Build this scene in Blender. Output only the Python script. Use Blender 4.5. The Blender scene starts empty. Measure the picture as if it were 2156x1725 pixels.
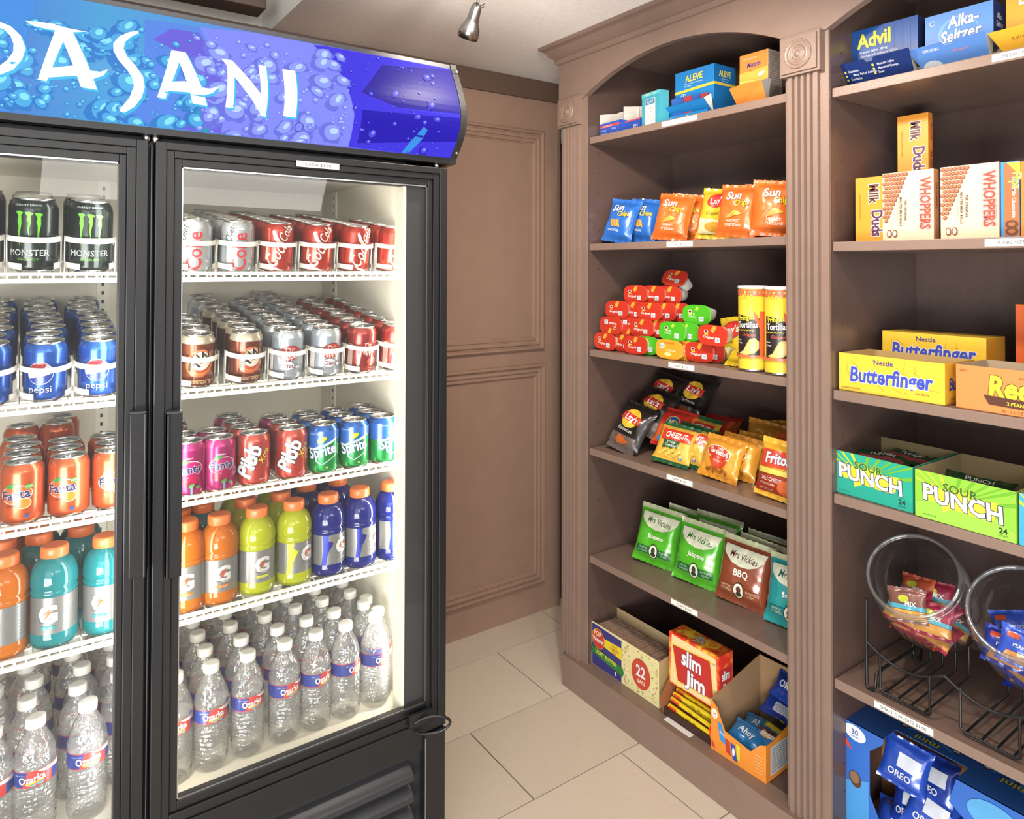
import bpy, bmesh, math, random
from mathutils import Vector, Matrix, noise
from mathutils.geometry import tessellate_polygon
PI = math.pi
R = math.radians
SC = bpy.context.scene
COL = SC.collection
random.seed(7)

# ------------------------------------------------------------------ camera
CAM = Vector((0, 0, 1.4))
FPX, PCX, PCY = 1485.0, 1078.0, 542.5
YAW, PITCH, ROLL = R(35.006), R(0.807), R(0.127)
FW = Vector((math.sin(YAW)*math.cos(PITCH), math.cos(YAW)*math.cos(PITCH), math.sin(PITCH)))
RT0 = Vector((math.cos(YAW), -math.sin(YAW), 0))
UP0 = RT0.cross(FW)
RT = RT0*math.cos(ROLL) + UP0*math.sin(ROLL)
UP = -RT0*math.sin(ROLL) + UP0*math.cos(ROLL)
cd = bpy.data.cameras.new('camera')
cam = bpy.data.objects.new('camera', cd)
COL.objects.link(cam)
cam.matrix_world = Matrix(((RT.x, UP.x, -FW.x, 0), (RT.y, UP.y, -FW.y, 0), (RT.z, UP.z, -FW.z, CAM.z), (0, 0, 0, 1)))
cd.sensor_fit = 'HORIZONTAL'; cd.sensor_width = 36
cd.lens = 36*FPX/2156
cd.shift_y = -(862.5-PCY)/2156
cd.clip_start = 0.02
SC.camera = cam

def at(px, py, ax, val):
    """point of a real plane (x, y or z = val) seen at a place of the photo"""
    d = FW + RT*((px-PCX)/FPX) - UP*((py-PCY)/FPX)
    return CAM + d*((val-CAM[ax])/d[ax])
def ycol(px, X, py=800): return at(px, py, 0, X).y
def xcol(px, Y, py=800): return at(px, py, 1, Y).x

# ------------------------------------------------------------------ view, world, lights
vs = SC.view_settings
SC.display_settings.display_device = 'sRGB'
vs.view_transform = 'Standard'; vs.look = 'None'; vs.gamma = 1; vs.use_curve_mapping = False
vs.exposure = 0.0
SC.cycles.use_denoising = True
SC.cycles.max_bounces = 8
SC.cycles.diffuse_bounces = 4
SC.cycles.glossy_bounces = 4
SC.cycles.transmission_bounces = 6
SC.cycles.transparent_max_bounces = 48
SC.cycles.sample_clamp_indirect = 6
SC.cycles.caustics_reflective = False
SC.cycles.caustics_refractive = False
w = bpy.data.worlds.new('world'); SC.world = w; w.use_nodes = True
w.node_tree.nodes['Background'].inputs[0].default_value = (0.95, 0.97, 1.0, 1)
w.node_tree.nodes['Background'].inputs[1].default_value = 0.55
def light(name, kind, loc, target, energy, color, **kw):
    l = bpy.data.lights.new(name, kind); l.energy = energy; l.color = color
    for k, v in kw.items(): setattr(l, k, v)
    o = bpy.data.objects.new(name, l); COL.objects.link(o); o.location = loc
    d = Vector(target)-Vector(loc)
    o.rotation_euler = d.to_track_quat('-Z', 'Y').to_euler()
    return o
WARM = (1.0, 0.88, 0.76)
# daylight from the glazed front of the shop, behind the camera
light('window_light', 'AREA', (-1.9, -1.8, 1.7), (1.2, 1.9, 0.9), 62, (0.93, 0.96, 1.0), size=2.2, size_y=1.8, shape='RECTANGLE')
light('overhead_fill_light', 'AREA', (0.9, -1.6, 2.05), (1.2, 1.4, 0.6), 28, (1.0, 0.96, 0.91), size=1.6, size_y=0.6, shape='RECTANGLE')  # unseen fill from above, added to brighten the room
light('rear_fill_light', 'POINT', (-.5, -1.1, 1.55), (0, 0, 0), 40, (1.0, 0.95, 0.90), shadow_soft_size=0.30)  # added point fill behind the camera for the ceiling, no real pendant
light('ceiling_fill_light', 'AREA', (-1.1, -.5, .3), (1.1, 1.5, 2.165), 165, (1.0, .97, .94), size=1.6, size_y=1.2, shape='RECTANGLE')  # added upward fill that lifts the ceiling, in place of bounced light
# track lamps
light('track_lamp_light', 'SPOT', (0.93, 1.02, 2.03), (1.75, 1.30, 1.0), 42, WARM, spot_size=R(125), spot_blend=0.7, shadow_soft_size=0.03)
light('track_lamp_light', 'SPOT', (0.93, 0.42, 2.03), (1.75, 0.35, 1.0), 26, WARM, spot_size=R(125), spot_blend=0.7, shadow_soft_size=0.03)
light('track_lamp_light', 'SPOT', (0.86, 1.16, 2.05), (1.35, 2.4, 1.2), 38, WARM, spot_size=R(120), spot_blend=0.8, shadow_soft_size=0.03)
# fluorescent tubes of the cooler, behind the door posts
FLUO = (1.0, 0.97, 0.86)

# ------------------------------------------------------------------ materials
def lin(h):
    h = h.lstrip('#')
    c = [int(h[i:i+2], 16)/255 for i in (0, 2, 4)]
    return [x/12.92 if x <= 0.04045 else ((x+0.055)/1.055)**2.4 for x in c]
_M = {}
KA = 1.0   # colours of the goods were read from lit surfaces; their reflectance is lower
def mt(hexc, r=0.45, metal=0.0, coat=0.0, emit=0.0, spec=0.5, bump=0.0, bscale=60.0, var=0.0, vscale=8.0, stretch=(1, 1, 1), sheen=0):
    key = (hexc, KA, r, metal, coat, emit, spec, bump, bscale, var, vscale, stretch)
    if key in _M: return _M[key]
    m = bpy.data.materials.new('mat_'+hexc.strip('#')); m.use_nodes = True
    nt = m.node_tree; b = nt.nodes['Principled BSDF']
    c = lin(hexc)
    if not emit: c = [x*KA for x in c]
    b.inputs['Base Color'].default_value = (*c, 1)
    b.inputs['Roughness'].default_value = r
    b.inputs['Metallic'].default_value = metal
    b.inputs['Specular IOR Level'].default_value = spec
    b.inputs['Coat Weight'].default_value = coat
    b.inputs['Coat Roughness'].default_value = 0.08
    if emit:
        b.inputs['Base Color'].default_value = (c[0]*.1, c[1]*.1, c[2]*.1, 1)
        b.inputs['Emission Color'].default_value = (*c, 1)
        b.inputs['Emission Strength'].default_value = emit; b.inputs['Specular IOR Level'].default_value = .12
    if bump or var:
        tc = nt.nodes.new('ShaderNodeTexCoord'); mp = nt.nodes.new('ShaderNodeMapping')
        nt.links.new(tc.outputs['Object'], mp.inputs[0]); mp.inputs['Scale'].default_value = stretch
    if bump:
        n = nt.nodes.new('ShaderNodeTexNoise'); n.inputs['Scale'].default_value = bscale; n.inputs['Detail'].default_value = 3
        bp = nt.nodes.new('ShaderNodeBump'); bp.inputs['Strength'].default_value = bump; bp.inputs['Distance'].default_value = 0.004
        nt.links.new(mp.outputs[0], n.inputs['Vector']); nt.links.new(n.outputs['Fac'], bp.inputs['Height'])
        nt.links.new(bp.outputs[0], b.inputs['Normal'])
    if var:
        n = nt.nodes.new('ShaderNodeTexNoise'); n.inputs['Scale'].default_value = vscale; n.inputs['Detail'].default_value = 5
        cr = nt.nodes.new('ShaderNodeMapRange')
        cr.inputs['From Min'].default_value = 0.3; cr.inputs['From Max'].default_value = 0.7
        cr.inputs['To Min'].default_value = 1-var; cr.inputs['To Max'].default_value = 1+var
        mx = nt.nodes.new('ShaderNodeMix'); mx.data_type = 'RGBA'; mx.blend_type = 'MULTIPLY'; mx.inputs['Factor'].default_value = 1
        nt.links.new(mp.outputs[0], n.inputs['Vector']); nt.links.new(n.outputs['Fac'], cr.inputs['Value'])
        mx.inputs['A'].default_value = (*c, 1); nt.links.new(cr.outputs[0], mx.inputs['B'])
        nt.links.new(mx.outputs['Result'], b.inputs['Base Color'])
    _M[key] = m
    return m

def clear_mat(name, tint, gloss=1.0, rough=0.02, haze=0.0, ior=1.45, bump=0.0, bscale=40, edge=0.0):
    m = bpy.data.materials.new(name); m.use_nodes = True; nt = m.node_tree; nt.nodes.clear()
    out = nt.nodes.new('ShaderNodeOutputMaterial')
    tr = nt.nodes.new('ShaderNodeBsdfTransparent'); tr.inputs[0].default_value = (*tint, 1)
    gl = nt.nodes.new('ShaderNodeBsdfGlossy'); gl.inputs['Roughness'].default_value = rough
    fr = nt.nodes.new('ShaderNodeLayerWeight'); fr.inputs[0].default_value = .5
    pw = nt.nodes.new('ShaderNodeMath'); pw.operation = 'POWER'; pw.inputs[1].default_value = 4.0
    ad = nt.nodes.new('ShaderNodeMath'); ad.operation = 'MULTIPLY_ADD'; ad.inputs[1].default_value = .9*gloss; ad.inputs[2].default_value = .035*gloss; ad.use_clamp = True
    mx = nt.nodes.new('ShaderNodeMixShader')
    nt.links.new(fr.outputs['Facing'], pw.inputs[0]); nt.links.new(pw.outputs[0], ad.inputs[0]); nt.links.new(ad.outputs[0], mx.inputs[0])
    last = tr
    if edge:
        e2 = nt.nodes.new('ShaderNodeMath'); e2.operation = 'POWER'; e2.inputs[1].default_value = 2.2
        em = nt.nodes.new('ShaderNodeMix'); em.data_type = 'RGBA'; em.inputs['A'].default_value = (*tint, 1); em.inputs['B'].default_value = (*[t*(1-edge) for t in tint], 1)
        nt.links.new(fr.outputs['Facing'], e2.inputs[0]); nt.links.new(e2.outputs[0], em.inputs['Factor']); nt.links.new(em.outputs['Result'], tr.inputs[0])
    if haze:
        df = nt.nodes.new('ShaderNodeBsdfTranslucent'); df.inputs[0].default_value = (.9, .9, .9, 1)
        d2 = nt.nodes.new('ShaderNodeBsdfDiffuse'); d2.inputs[0].default_value = (.9, .9, .9, 1)
        ma = nt.nodes.new('ShaderNodeMixShader'); ma.inputs[0].default_value = .5
        nt.links.new(df.outputs[0], ma.inputs[1]); nt.links.new(d2.outputs[0], ma.inputs[2])
        mh = nt.nodes.new('ShaderNodeMixShader'); mh.inputs[0].default_value = haze
        nt.links.new(tr.outputs[0], mh.inputs[1]); nt.links.new(ma.outputs[0], mh.inputs[2]); last = mh
    nt.links.new(last.outputs[0], mx.inputs[1]); nt.links.new(gl.outputs[0], mx.inputs[2])
    if bump:
        n = nt.nodes.new('ShaderNodeTexNoise'); n.inputs['Scale'].default_value = bscale; n.inputs['Detail'].default_value = 2
        tc = nt.nodes.new('ShaderNodeTexCoord'); nt.links.new(tc.outputs['Object'], n.inputs['Vector'])
        bp = nt.nodes.new('ShaderNodeBump'); bp.inputs['Strength'].default_value = bump; bp.inputs['Distance'].default_value = .01
        nt.links.new(n.outputs['Fac'], bp.inputs['Height'])
        nt.links.new(bp.outputs[0], gl.inputs['Normal']); nt.links.new(bp.outputs[0], fr.inputs['Normal'])
    nt.links.new(mx.outputs[0], out.inputs[0])
    return m

def juice_mat(name, hexc, tr=0.35):
    m = bpy.data.materials.new(name); m.use_nodes = True; nt = m.node_tree; nt.nodes.clear()
    out = nt.nodes.new('ShaderNodeOutputMaterial'); c = (*lin(hexc), 1)
    a = nt.nodes.new('ShaderNodeBsdfDiffuse'); a.inputs[0].default_value = c
    b = nt.nodes.new('ShaderNodeBsdfTranslucent'); b.inputs[0].default_value = c
    t = nt.nodes.new('ShaderNodeBsdfTransparent'); t.inputs[0].default_value = c
    g = nt.nodes.new('ShaderNodeBsdfGlossy'); g.inputs['Roughness'].default_value = .06
    fr = nt.nodes.new('ShaderNodeFresnel'); fr.inputs[0].default_value = 1.5
    m1 = nt.nodes.new('ShaderNodeMixShader'); m1.inputs[0].default_value = .5
    m2 = nt.nodes.new('ShaderNodeMixShader'); m2.inputs[0].default_value = tr
    m3 = nt.nodes.new('ShaderNodeMixShader')
    L = nt.links.new
    L(a.outputs[0], m1.inputs[1]); L(b.outputs[0], m1.inputs[2]); L(m1.outputs[0], m2.inputs[1]); L(t.outputs[0], m2.inputs[2])
    L(m2.outputs[0], m3.inputs[1]); L(g.outputs[0], m3.inputs[2]); L(fr.outputs[0], m3.inputs[0]); L(m3.outputs[0], out.inputs[0])
    return m

BROWN = mt('#735f54', r=0.42, bump=0.12, bscale=220, var=0.04, vscale=14)
BROWN_W = mt('#8c7161', r=0.42, bump=0.12, bscale=220, var=0.04, vscale=14)
BROWN_SHADED = mt('#4f3e38', r=0.28, bump=0.10, bscale=90, var=0.07, vscale=9, stretch=(1, 5, 1))  # same paint as BROWN, darkened to put the bays' shade into the colour
BLACK = mt('#0d0e10', r=0.42, bump=0.05, bscale=300)
BLACK2 = mt('#17181a', r=0.55)
WHITEP = mt('#efece0', r=0.35)
LINER = mt('#d5cfbf', r=0.4, bump=0.05, bscale=120)
ALU = mt('#c9cbcd', r=0.3, metal=1.0)
TIN = mt('#d6d7d6', r=0.22, metal=1.0)
CARD = mt('#b79f78', r=0.85, var=0.05, vscale=40)
CARDG = mt('#b9b2a4', r=0.85, var=0.04, vscale=40)

KA = .70
# ------------------------------------------------------------------ mesh helpers
class MB:
    def __init__(s): s.v = []; s.f = []; s.m = []; s.sm = []; s.mats = []
    def mi(s, mat):
        if mat not in s.mats: s.mats.append(mat)
        return s.mats.index(mat)
    def quad_grid(s, P, mat, smooth=True, closed_u=False, flip=False):
        i = s.mi(mat); b = len(s.v); nu = len(P[0]); nv = len(P)
        for row in P: s.v.extend([tuple(p) for p in row])
        for r in range(nv-1):
            for c in range(nu if closed_u else nu-1):
                c2 = (c+1) % nu
                q = (b+r*nu+c, b+r*nu+c2, b+(r+1)*nu+c2, b+(r+1)*nu+c)
                s.f.append(q[::-1] if flip else q); s.m.append(i); s.sm.append(smooth)
        return s
    def poly(s, pts, mat, smooth=False):
        i = s.mi(mat); b = len(s.v); s.v.extend([tuple(p) for p in pts]); s.f.append(tuple(range(b, b+len(pts)))); s.m.append(i); s.sm.append(smooth); return s
    def box(s, x0, x1, y0, y1, z0, z1, mat, T=None, mats=None):
        """mats: optional dict of face -> material; faces: -x +x -y +y -z +z"""
        P = [(x0, y0, z0), (x1, y0, z0), (x1, y1, z0), (x0, y1, z0), (x0, y0, z1), (x1, y0, z1), (x1, y1, z1), (x0, y1, z1)]
        if T is not None: P = [tuple(T @ Vector(p)) for p in P]
        b = len(s.v); s.v.extend(P)
        F = {'-z': (3, 2, 1, 0), '+z': (4, 5, 6, 7), '-y': (0, 1, 5, 4), '+x': (1, 2, 6, 5), '+y': (2, 3, 7, 6), '-x': (3, 0, 4, 7)}
        for k, q in F.items():
            mm = (mats or {}).get(k, mat)
            s.f.append(tuple(b+j for j in q)); s.m.append(s.mi(mm)); s.sm.append(False)
        return s
    def lathe(s, prof, mat, n=32, T=None, cap0=True, cap1=True, ribs=0, ribd=0):
        """prof: (r, z) bottom to top, or (r, z, mat)"""
        b = len(s.v); k = len(prof)
        for p in prof:
            for j in range(n):
                a = 2*PI*j/n
                r = p[0] - (ribd if ribs and j % 2 and len(p) > 3 else 0)
                q = Vector((r*math.cos(a), r*math.sin(a), p[1]))
                s.v.append(tuple(T @ q) if T is not None else tuple(q))
        for i in range(k-1):
            mm = prof[i][2] if len(prof[i]) > 2 and prof[i][2] else mat
            for j in range(n):
                j2 = (j+1) % n
                s.f.append((b+i*n+j, b+i*n+j2, b+(i+1)*n+j2, b+(i+1)*n+j)); s.m.append(s.mi(mm)); s.sm.append(True)
        if cap0: s.f.append(tuple(b+j for j in reversed(range(n)))); s.m.append(s.mi(mat)); s.sm.append(False)
        if cap1: s.f.append(tuple(b+(k-1)*n+j for j in range(n))); s.m.append(s.mi(mat)); s.sm.append(False)
        return s
    def tube(s, pts, r, mat, n=8, closed=False):
        pts = [Vector(p) for p in pts]; rings = []
        m = len(pts); up = None
        for i, p in enumerate(pts):
            a = pts[(i-1) % m] if (closed or i > 0) else p
            c = pts[(i+1) % m] if (closed or i < m-1) else p
            t = (c-a).normalized()
            if up is None:
                up = Vector((0, 0, 1)) if abs(t.z) < .9 else Vector((1, 0, 0))
            x = t.cross(up).normalized(); up = x.cross(t).normalized()
            rings.append([p + (x*math.cos(2*PI*k/n) + up*math.sin(2*PI*k/n))*r for k in range(n)])
        if closed: rings.append(rings[0])
        s.quad_grid(rings, mat, True, closed_u=True)
        if not closed:
            s.poly(rings[0], mat); s.poly(rings[-1][::-1], mat)
        return s
    def prism(s, pts, axis, a, b, mat):
        """2D outline extruded along an axis from a to b"""
        def P(u, v, w_):
            return (w_, u, v) if axis == 0 else ((u, w_, v) if axis == 1 else (u, v, w_))
        n = len(pts); i0 = len(s.v)
        s.v.extend([P(u, v, a) for u, v in pts]+[P(u, v, b) for u, v in pts])
        tri = tessellate_polygon([[Vector((u, v, 0)) for u, v in pts]])
        for t in tri:
            s.f.append(tuple(i0+j for j in t)); s.m.append(s.mi(mat)); s.sm.append(False)
            s.f.append(tuple(i0+n+j for j in reversed(t))); s.m.append(s.mi(mat)); s.sm.append(False)
        for j in range(n):
            k = (j+1) % n
            s.f.append((i0+j, i0+k, i0+n+k, i0+n+j)); s.m.append(s.mi(mat)); s.sm.append(False)
        return s
    def mesh(s, name):
        me = bpy.data.meshes.new(name)
        me.from_pydata(s.v, [], s.f)
        for mm in s.mats: me.materials.append(mm)
        me.polygons.foreach_set('material_index', s.m)
        me.polygons.foreach_set('use_smooth', s.sm)
        bm = bmesh.new(); bm.from_mesh(me)
        bmesh.ops.recalc_face_normals(bm, faces=bm.faces); bm.to_mesh(me); bm.free()
        me.update()
        return me
    def build(s, name, parent=None, bevel=0):
        o = bpy.data.objects.new(name, s.mesh(name)); COL.objects.link(o)
        if parent is not None: o.parent = parent
        if bevel:
            md = o.modifiers.new('bevel', 'BEVEL'); md.width = bevel; md.segments = 2; md.limit_method = 'ANGLE'; md.angle_limit = R(40)
        return o

def tag(o, label=None, cat=None, group=None, kind=None):
    if label: o['label'] = label
    if cat: o['category'] = cat
    if group: o['group'] = group
    if kind: o['kind'] = kind
    return o
def empty(name, loc=(0, 0, 0), rz=0):
    o = bpy.data.objects.new(name, None); COL.objects.link(o); o.location = loc; o.rotation_euler = (0, 0, rz); o.empty_display_size = .05
    return o
def dup(root, loc=None, rot=None, parts=True):
    r = root.copy(); COL.objects.link(r)
    if loc is not None: r.location = loc
    if rot is not None: r.rotation_euler = rot
    for k in ('label', 'group'):
        if k in r: del r[k]
    if parts:
        for ch in list(root.children):
            c = ch.copy(); COL.objects.link(c); c.parent = r
            for g in ch.children:
                e = g.copy(); COL.objects.link(e); e.parent = c
    return r

# ------------------------------------------------------------------ print (flat lettering and shapes laid on real surfaces)
_T = {}
def text2d(s, bold=0.0):
    bold = round(bold*.62, 3)
    key = (s, bold)
    if key in _T: return _T[key]
    c = bpy.data.curves.new('t', 'FONT'); c.body = s; c.size = 1/0.73; c.resolution_u = 2; c.fill_mode = 'BOTH'
    c.offset = bold; c.align_x = 'CENTER'
    o = bpy.data.objects.new('t', c)
    me = bpy.data.meshes.new_from_object(o)
    vs_ = [(v.co.x, v.co.y) for v in me.vertices]; fs = [tuple(p.vertices) for p in me.polygons]
    bpy.data.objects.remove(o); bpy.data.meshes.remove(me); bpy.data.curves.remove(c)
    _T[key] = (vs_, fs); return _T[key]

def ell(x, y, a, b=None, n=28, rot=0, a0=0, a1=360):
    b = a if b is None else b; cr, sr = math.cos(R(rot)), math.sin(R(rot)); o = []
    full = abs(a1-a0) >= 360
    for i in range(n if full else n+1):
        t = R(a0+(a1-a0)*i/n); u, v = a*math.cos(t), b*math.sin(t)
        o.append((x+u*cr-v*sr, y+u*sr+v*cr))
    return o
def rect(x, y, w_, h_, rot=0):
    cr, sr = math.cos(R(rot)), math.sin(R(rot))
    return [(x+u*cr-v*sr, y+u*sr+v*cr) for u, v in ((-w_/2, -h_/2), (w_/2, -h_/2), (w_/2, h_/2), (-w_/2, h_/2))]

class Pr:
    """fn(u, v, off) -> Vector; gu, gv = spacing of cuts so that print follows curved surfaces"""
    def __init__(s, fn, gu=None, gv=None, r=0.4, metal=0.0, emit=0.0, step=0.00013, base=0.00035, coat=0.0):
        s.fn = fn; s.gu = gu; s.gv = gv; s.L = []; s.r = r; s.metal = metal; s.emit = emit; s.step = step; s.base = base; s.coat = coat; s.clip = None
    def poly(s, pts, hexc, same=False, mat=None):
        tri = tessellate_polygon([[Vector((a, b, 0)) for a, b in pts]])
        s.L.append(([tuple(p) for p in pts], [tuple(t) for t in tri], hexc, same, mat)); return s
    def text(s, t, x, y, h, hexc, rot=0, shear=0, sx=1.0, bold=0.0, out=None, ow=0.06, warp=None):
        """centred on x, base line at y, h = cap height"""
        for k, (hx, b) in enumerate((([(out, bold+ow)] if out else []) + [(hexc, bold)])):
            v, f = text2d(t, round(b, 3)); cr, sr = math.cos(R(rot)), math.sin(R(rot)); P = []
            for a, c in v:
                a2 = (a+shear*c)*h*sx; c2 = c*h
                if warp: c2 += warp(a2)
                P.append((x+a2*cr-c2*sr, y+a2*sr+c2*cr))
            s.L.append((P, f, hx, False, None))
        return s
    def build(s, name, parent, label=None):
        bm = bmesh.new(); mats = []; lay = 0
        ml = bm.faces.layers.int.new('lay')
        for pts, faces, hexc, same, mat in s.L:
            if same is not True and same is not False: lay_ = same
            else:
                if not same: lay += 1
                lay_ = lay
            m = mat or mt(hexc, r=s.r, metal=s.metal, emit=s.emit, coat=s.coat)
            if m not in mats: mats.append(m)
            mi = mats.index(m)
            b2 = bmesh.new(); vv = [b2.verts.new((a, b, 0)) for a, b in pts]
            for f in faces:
                try: b2.faces.new([vv[i] for i in f])
                except ValueError: pass
            if s.clip:
                (cx0, cx1, cy0, cy1) = s.clip
                for co, no in (((cx0, 0, 0), (-1, 0, 0)), ((cx1, 0, 0), (1, 0, 0)), ((0, cy0, 0), (0, -1, 0)), ((0, cy1, 0), (0, 1, 0))):
                    bmesh.ops.bisect_plane(b2, geom=b2.verts[:]+b2.edges[:]+b2.faces[:], plane_co=co, plane_no=no, clear_outer=True)
            for ax, g in ((0, s.gu), (1, s.gv)):
                if g and b2.verts:
                    lo = min(v.co[ax] for v in b2.verts); hi = max(v.co[ax] for v in b2.verts)
                    k = math.floor(lo/g)+1
                    while k*g < hi:
                        co = [0, 0, 0]; no = [0, 0, 0]; co[ax] = k*g; no[ax] = 1
                        bmesh.ops.bisect_plane(b2, geom=b2.verts[:]+b2.edges[:]+b2.faces[:], plane_co=co, plane_no=no)
                        k += 1
            for f in b2.faces:
                f.normal_update()
                if f.normal.z < 0: f.normal_flip()
            off = s.base+s.step*lay_
            mp = {}
            for v in b2.verts: mp[v] = bm.verts.new(s.fn(v.co.x, v.co.y, off))
            for f in b2.faces:
                try:
                    nf = bm.faces.new([mp[v] for v in f.verts]); nf.material_index = mi; nf.smooth = bool(s.gu)
                except ValueError: pass
            b2.free()
        me = bpy.data.meshes.new(name); bm.to_mesh(me); bm.free()
        for m in mats: me.materials.append(m)
        o = bpy.data.objects.new(name, me); COL.objects.link(o); o.parent = parent
        if label: o['label'] = label
        return o

def cyl(Rr, rot=0.0):
    """u runs round the cylinder, centred on -y (turned by rot), v = height"""
    def f(u, v, off):
        a = -PI/2 + rot + u/Rr
        return Vector(((Rr+off)*math.cos(a), (Rr+off)*math.sin(a), v))
    return f
def front(y=0.0): return lambda u, v, off: Vector((u, y-off, v))
def rside(x, y=0.0): return lambda u, v, off: Vector((x+off, y+u, v))
def top(z, y=0.0): return lambda u, v, off: Vector((u, y+v, z+off))

# ================================================================== THE SETTING
KA = 1.0
CEIL = 2.165
WY = 2.30          # panelled wall
tile_m = [mt('#c3b6a5', r=.35, var=.035, vscale=26, stretch=(1, 6, 1)), mt('#bfb2a1', r=.35, var=.035, vscale=26, stretch=(1, 6, 1)), mt('#c7baa9', r=.35, var=.035, vscale=26, stretch=(1, 6, 1))]
b = MB(); b.box(-2.2, 2.6, -2.6, 2.75, -.12, -.006, mt('#7b6f63', r=.9))
floor = tag(b.build('floor'), 'cream tiled floor with thin grey joints', kind='structure')
TL, TW = .635, .3225
protos = []
for m in tile_m:
    b = MB(); b.box(-TL/2+.0022, TL/2-.0022, -TW/2+.0022, TW/2-.0022, -.008, 0, m); protos.append(b.mesh('tile'))
first = {}
for j in range(-2, 8):
    y1 = 2.147+TW-(j)*TW
    off = 1.127 if j % 2 == 0 else 1.44
    for i in range(-2, 3):
        xc = off+TL*i+TL/2; yc = y1-TW/2
        if xc < -.2 or yc < .15 or yc > 2.75: continue
        o = bpy.data.objects.new('tile', protos[(i*3+j*5) % 3]); COL.objects.link(o)
        if protos[(i*3+j*5) % 3] not in first: first[protos[(i*3+j*5) % 3]] = o
        o.parent = floor; o.location = (xc, yc, 0)
        if first[protos[(i*3+j*5) % 3]] is o:
            md = o.modifiers.new('bevel', 'BEVEL'); md.width = .0012; md.segments = 1

b = MB()
ceil_m = mt('#f5efe9', r=.95, bump=.9, bscale=260, var=.03, vscale=60)
white_m = mt('#d9d6cf', r=.95, bump=.35, bscale=180)
XE = .66
b.box(XE, 2.6, -2.6, 2.75, CEIL, CEIL+.10, ceil_m, mats={'-x': white_m})
tag(b.build('ceiling'), 'low textured ceiling above the snack shelves', kind='structure')
b = MB()
b.box(-2.2, XE+.02, -2.6, 2.75, 2.62, 2.7, white_m)
b.box(XE, XE+.02, -2.6, 2.75, CEIL+.1, 2.62, white_m)
tag(b.build('ceiling_raised'), 'higher white ceiling beyond the dropped edge', kind='structure')

# panelled wall
b = MB()
b.box(-.9, 1.84, WY, WY+.03, 0, 2.085, BROWN_W)
b.box(-2.2, 2.6, WY+.10, WY+.16, 0, 2.7, white_m)
wall = tag(b.build('wall_back'), 'brown painted panelled wall behind the cooler', kind='structure')
b = MB()
b.box(-2.2, 2.02, WY-.012, WY+.10, 2.085, CEIL, mt('#574439', r=.5, bump=.1, bscale=200))
tag(b.build('trim_1'), 'brown header board between the wall panel and the ceiling', kind='structure')
def frame_mould(name, x0, x1, z0, z1, w_, parent):
    """mitred picture-frame moulding on the wall"""
    prof = [(0, 0), (.0, .011), (.10, .016), (.2, .015), (.27, .006), (.33, .006), (.40, .012), (.52, .0135), (.6, .012), (.64, .007), (.70, .007), (.76, .010), (.88, .010), (.94, .004), (1, .003), (1, 0)]
    m = MB(); rows = []
    for t, h in prof:
        d = t*w_
        rows.append([(x0+d, WY-h, z0+d), (x1-d, WY-h, z0+d), (x1-d, WY-h, z1-d), (x0+d, WY-h, z1-d)])
    m.quad_grid(rows, BROWN_W, False, closed_u=True)
    return m.build(name, parent)
frame_mould('panel_moulding', .62, 1.765, 1.066, 1.957, .056, wall)
frame_mould('panel_moulding', .62, 1.770, .122, 1.008, .052, wall)
# recess between panel and bookcase
b = MB()
b.box(1.84, 1.852, WY-.004, WY+.10, 0, 2.085, BROWN)
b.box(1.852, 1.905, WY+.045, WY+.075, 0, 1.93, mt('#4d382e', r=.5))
b.box(1.905, 2.2, WY+.02, WY+.06, 0, 1.93, BROWN)
b.tube([(1.862, WY+.03, .9), (1.862, WY+.03, 1.92), (1.872, WY+.03, 1.925), (1.885, WY+.03, 1.915)], .0035, BLACK2)
tag(b.build('trim_2'), 'dark brown recessed strip between the wall panel and the bookcase', kind='structure')
b = MB(); b.box(1.96, 2.0, -2.6, WY+.1, 0, CEIL, BROWN)
tag(b.build('wall_right'), 'brown wall behind the bookcase', kind='structure')
# brown box on top of the wall, over the cooler
b = MB(); q = at(552, 30, 1, 2.24)
b.box(-1.2, q.x, 2.19, 2.287, 2.19, 2.27, mt('#5d4c45', r=.5))
tag(b.build('trim_3', bevel=.004), 'grey brown boxed rail on the wall above the cooler', kind='structure')
b = MB(); b.box(.667, .70, WY+.0, WY+.1, CEIL+.1, 2.7, white_m)
tag(b.build('trim_4'), 'white corner bead above the dropped ceiling edge', kind='structure')

# ================================================================== BOOKCASE
BX, BK = 1.541, 1.96
book = empty('bookcase', (BX, 1.0, 0)); tag(book, 'tall brown built-in bookcase with two arched bays of snacks and fluted pilasters', 'bookcase')
def bk(mb, name, parent=None, bevel=0):
    o = mb.build(name, None, bevel)
    if parent is None:
        o.parent = book; o.matrix_parent_inverse = Matrix.Translation((-BX, -1.0, 0))
    return o
def kid(o, parent):
    o.parent = parent; o.matrix_parent_inverse = parent.matrix_basis.inverted() @ Matrix.Identity(4)
    return o
Y0, Y1, Y2, Y3 = 1.765, 1.027, .915, .165
BAYS = [(Y1, Y0), (Y3, Y2)]
side = MB()
side.box(BX+.004, BK, Y0, Y0+.125, 0, 2.11, BROWN_SHADED, mats={'-x': BROWN})
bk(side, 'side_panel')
dv = MB(); dv.box(BX+.004, BK, Y2, Y1, 0, 2.11, BROWN_SHADED, mats={'-x': BROWN}); bk(dv, 'divider')
dv = MB(); dv.box(BX+.004, BK, Y3-.11, Y3, 0, 2.11, BROWN_SHADED, mats={'-x': BROWN}); bk(dv, 'divider')
bp = MB(); bp.box(BK-.012, BK-.0005, Y3-.11, Y0+.125, 0, 2.16, BROWN_SHADED); bk(bp, 'back_panel')
b = MB(); b.box(BX-.030, BX+.03, Y3-.30, 1.86, 0, .100, BROWN); bk(b, 'base_board', bevel=.003)
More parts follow.
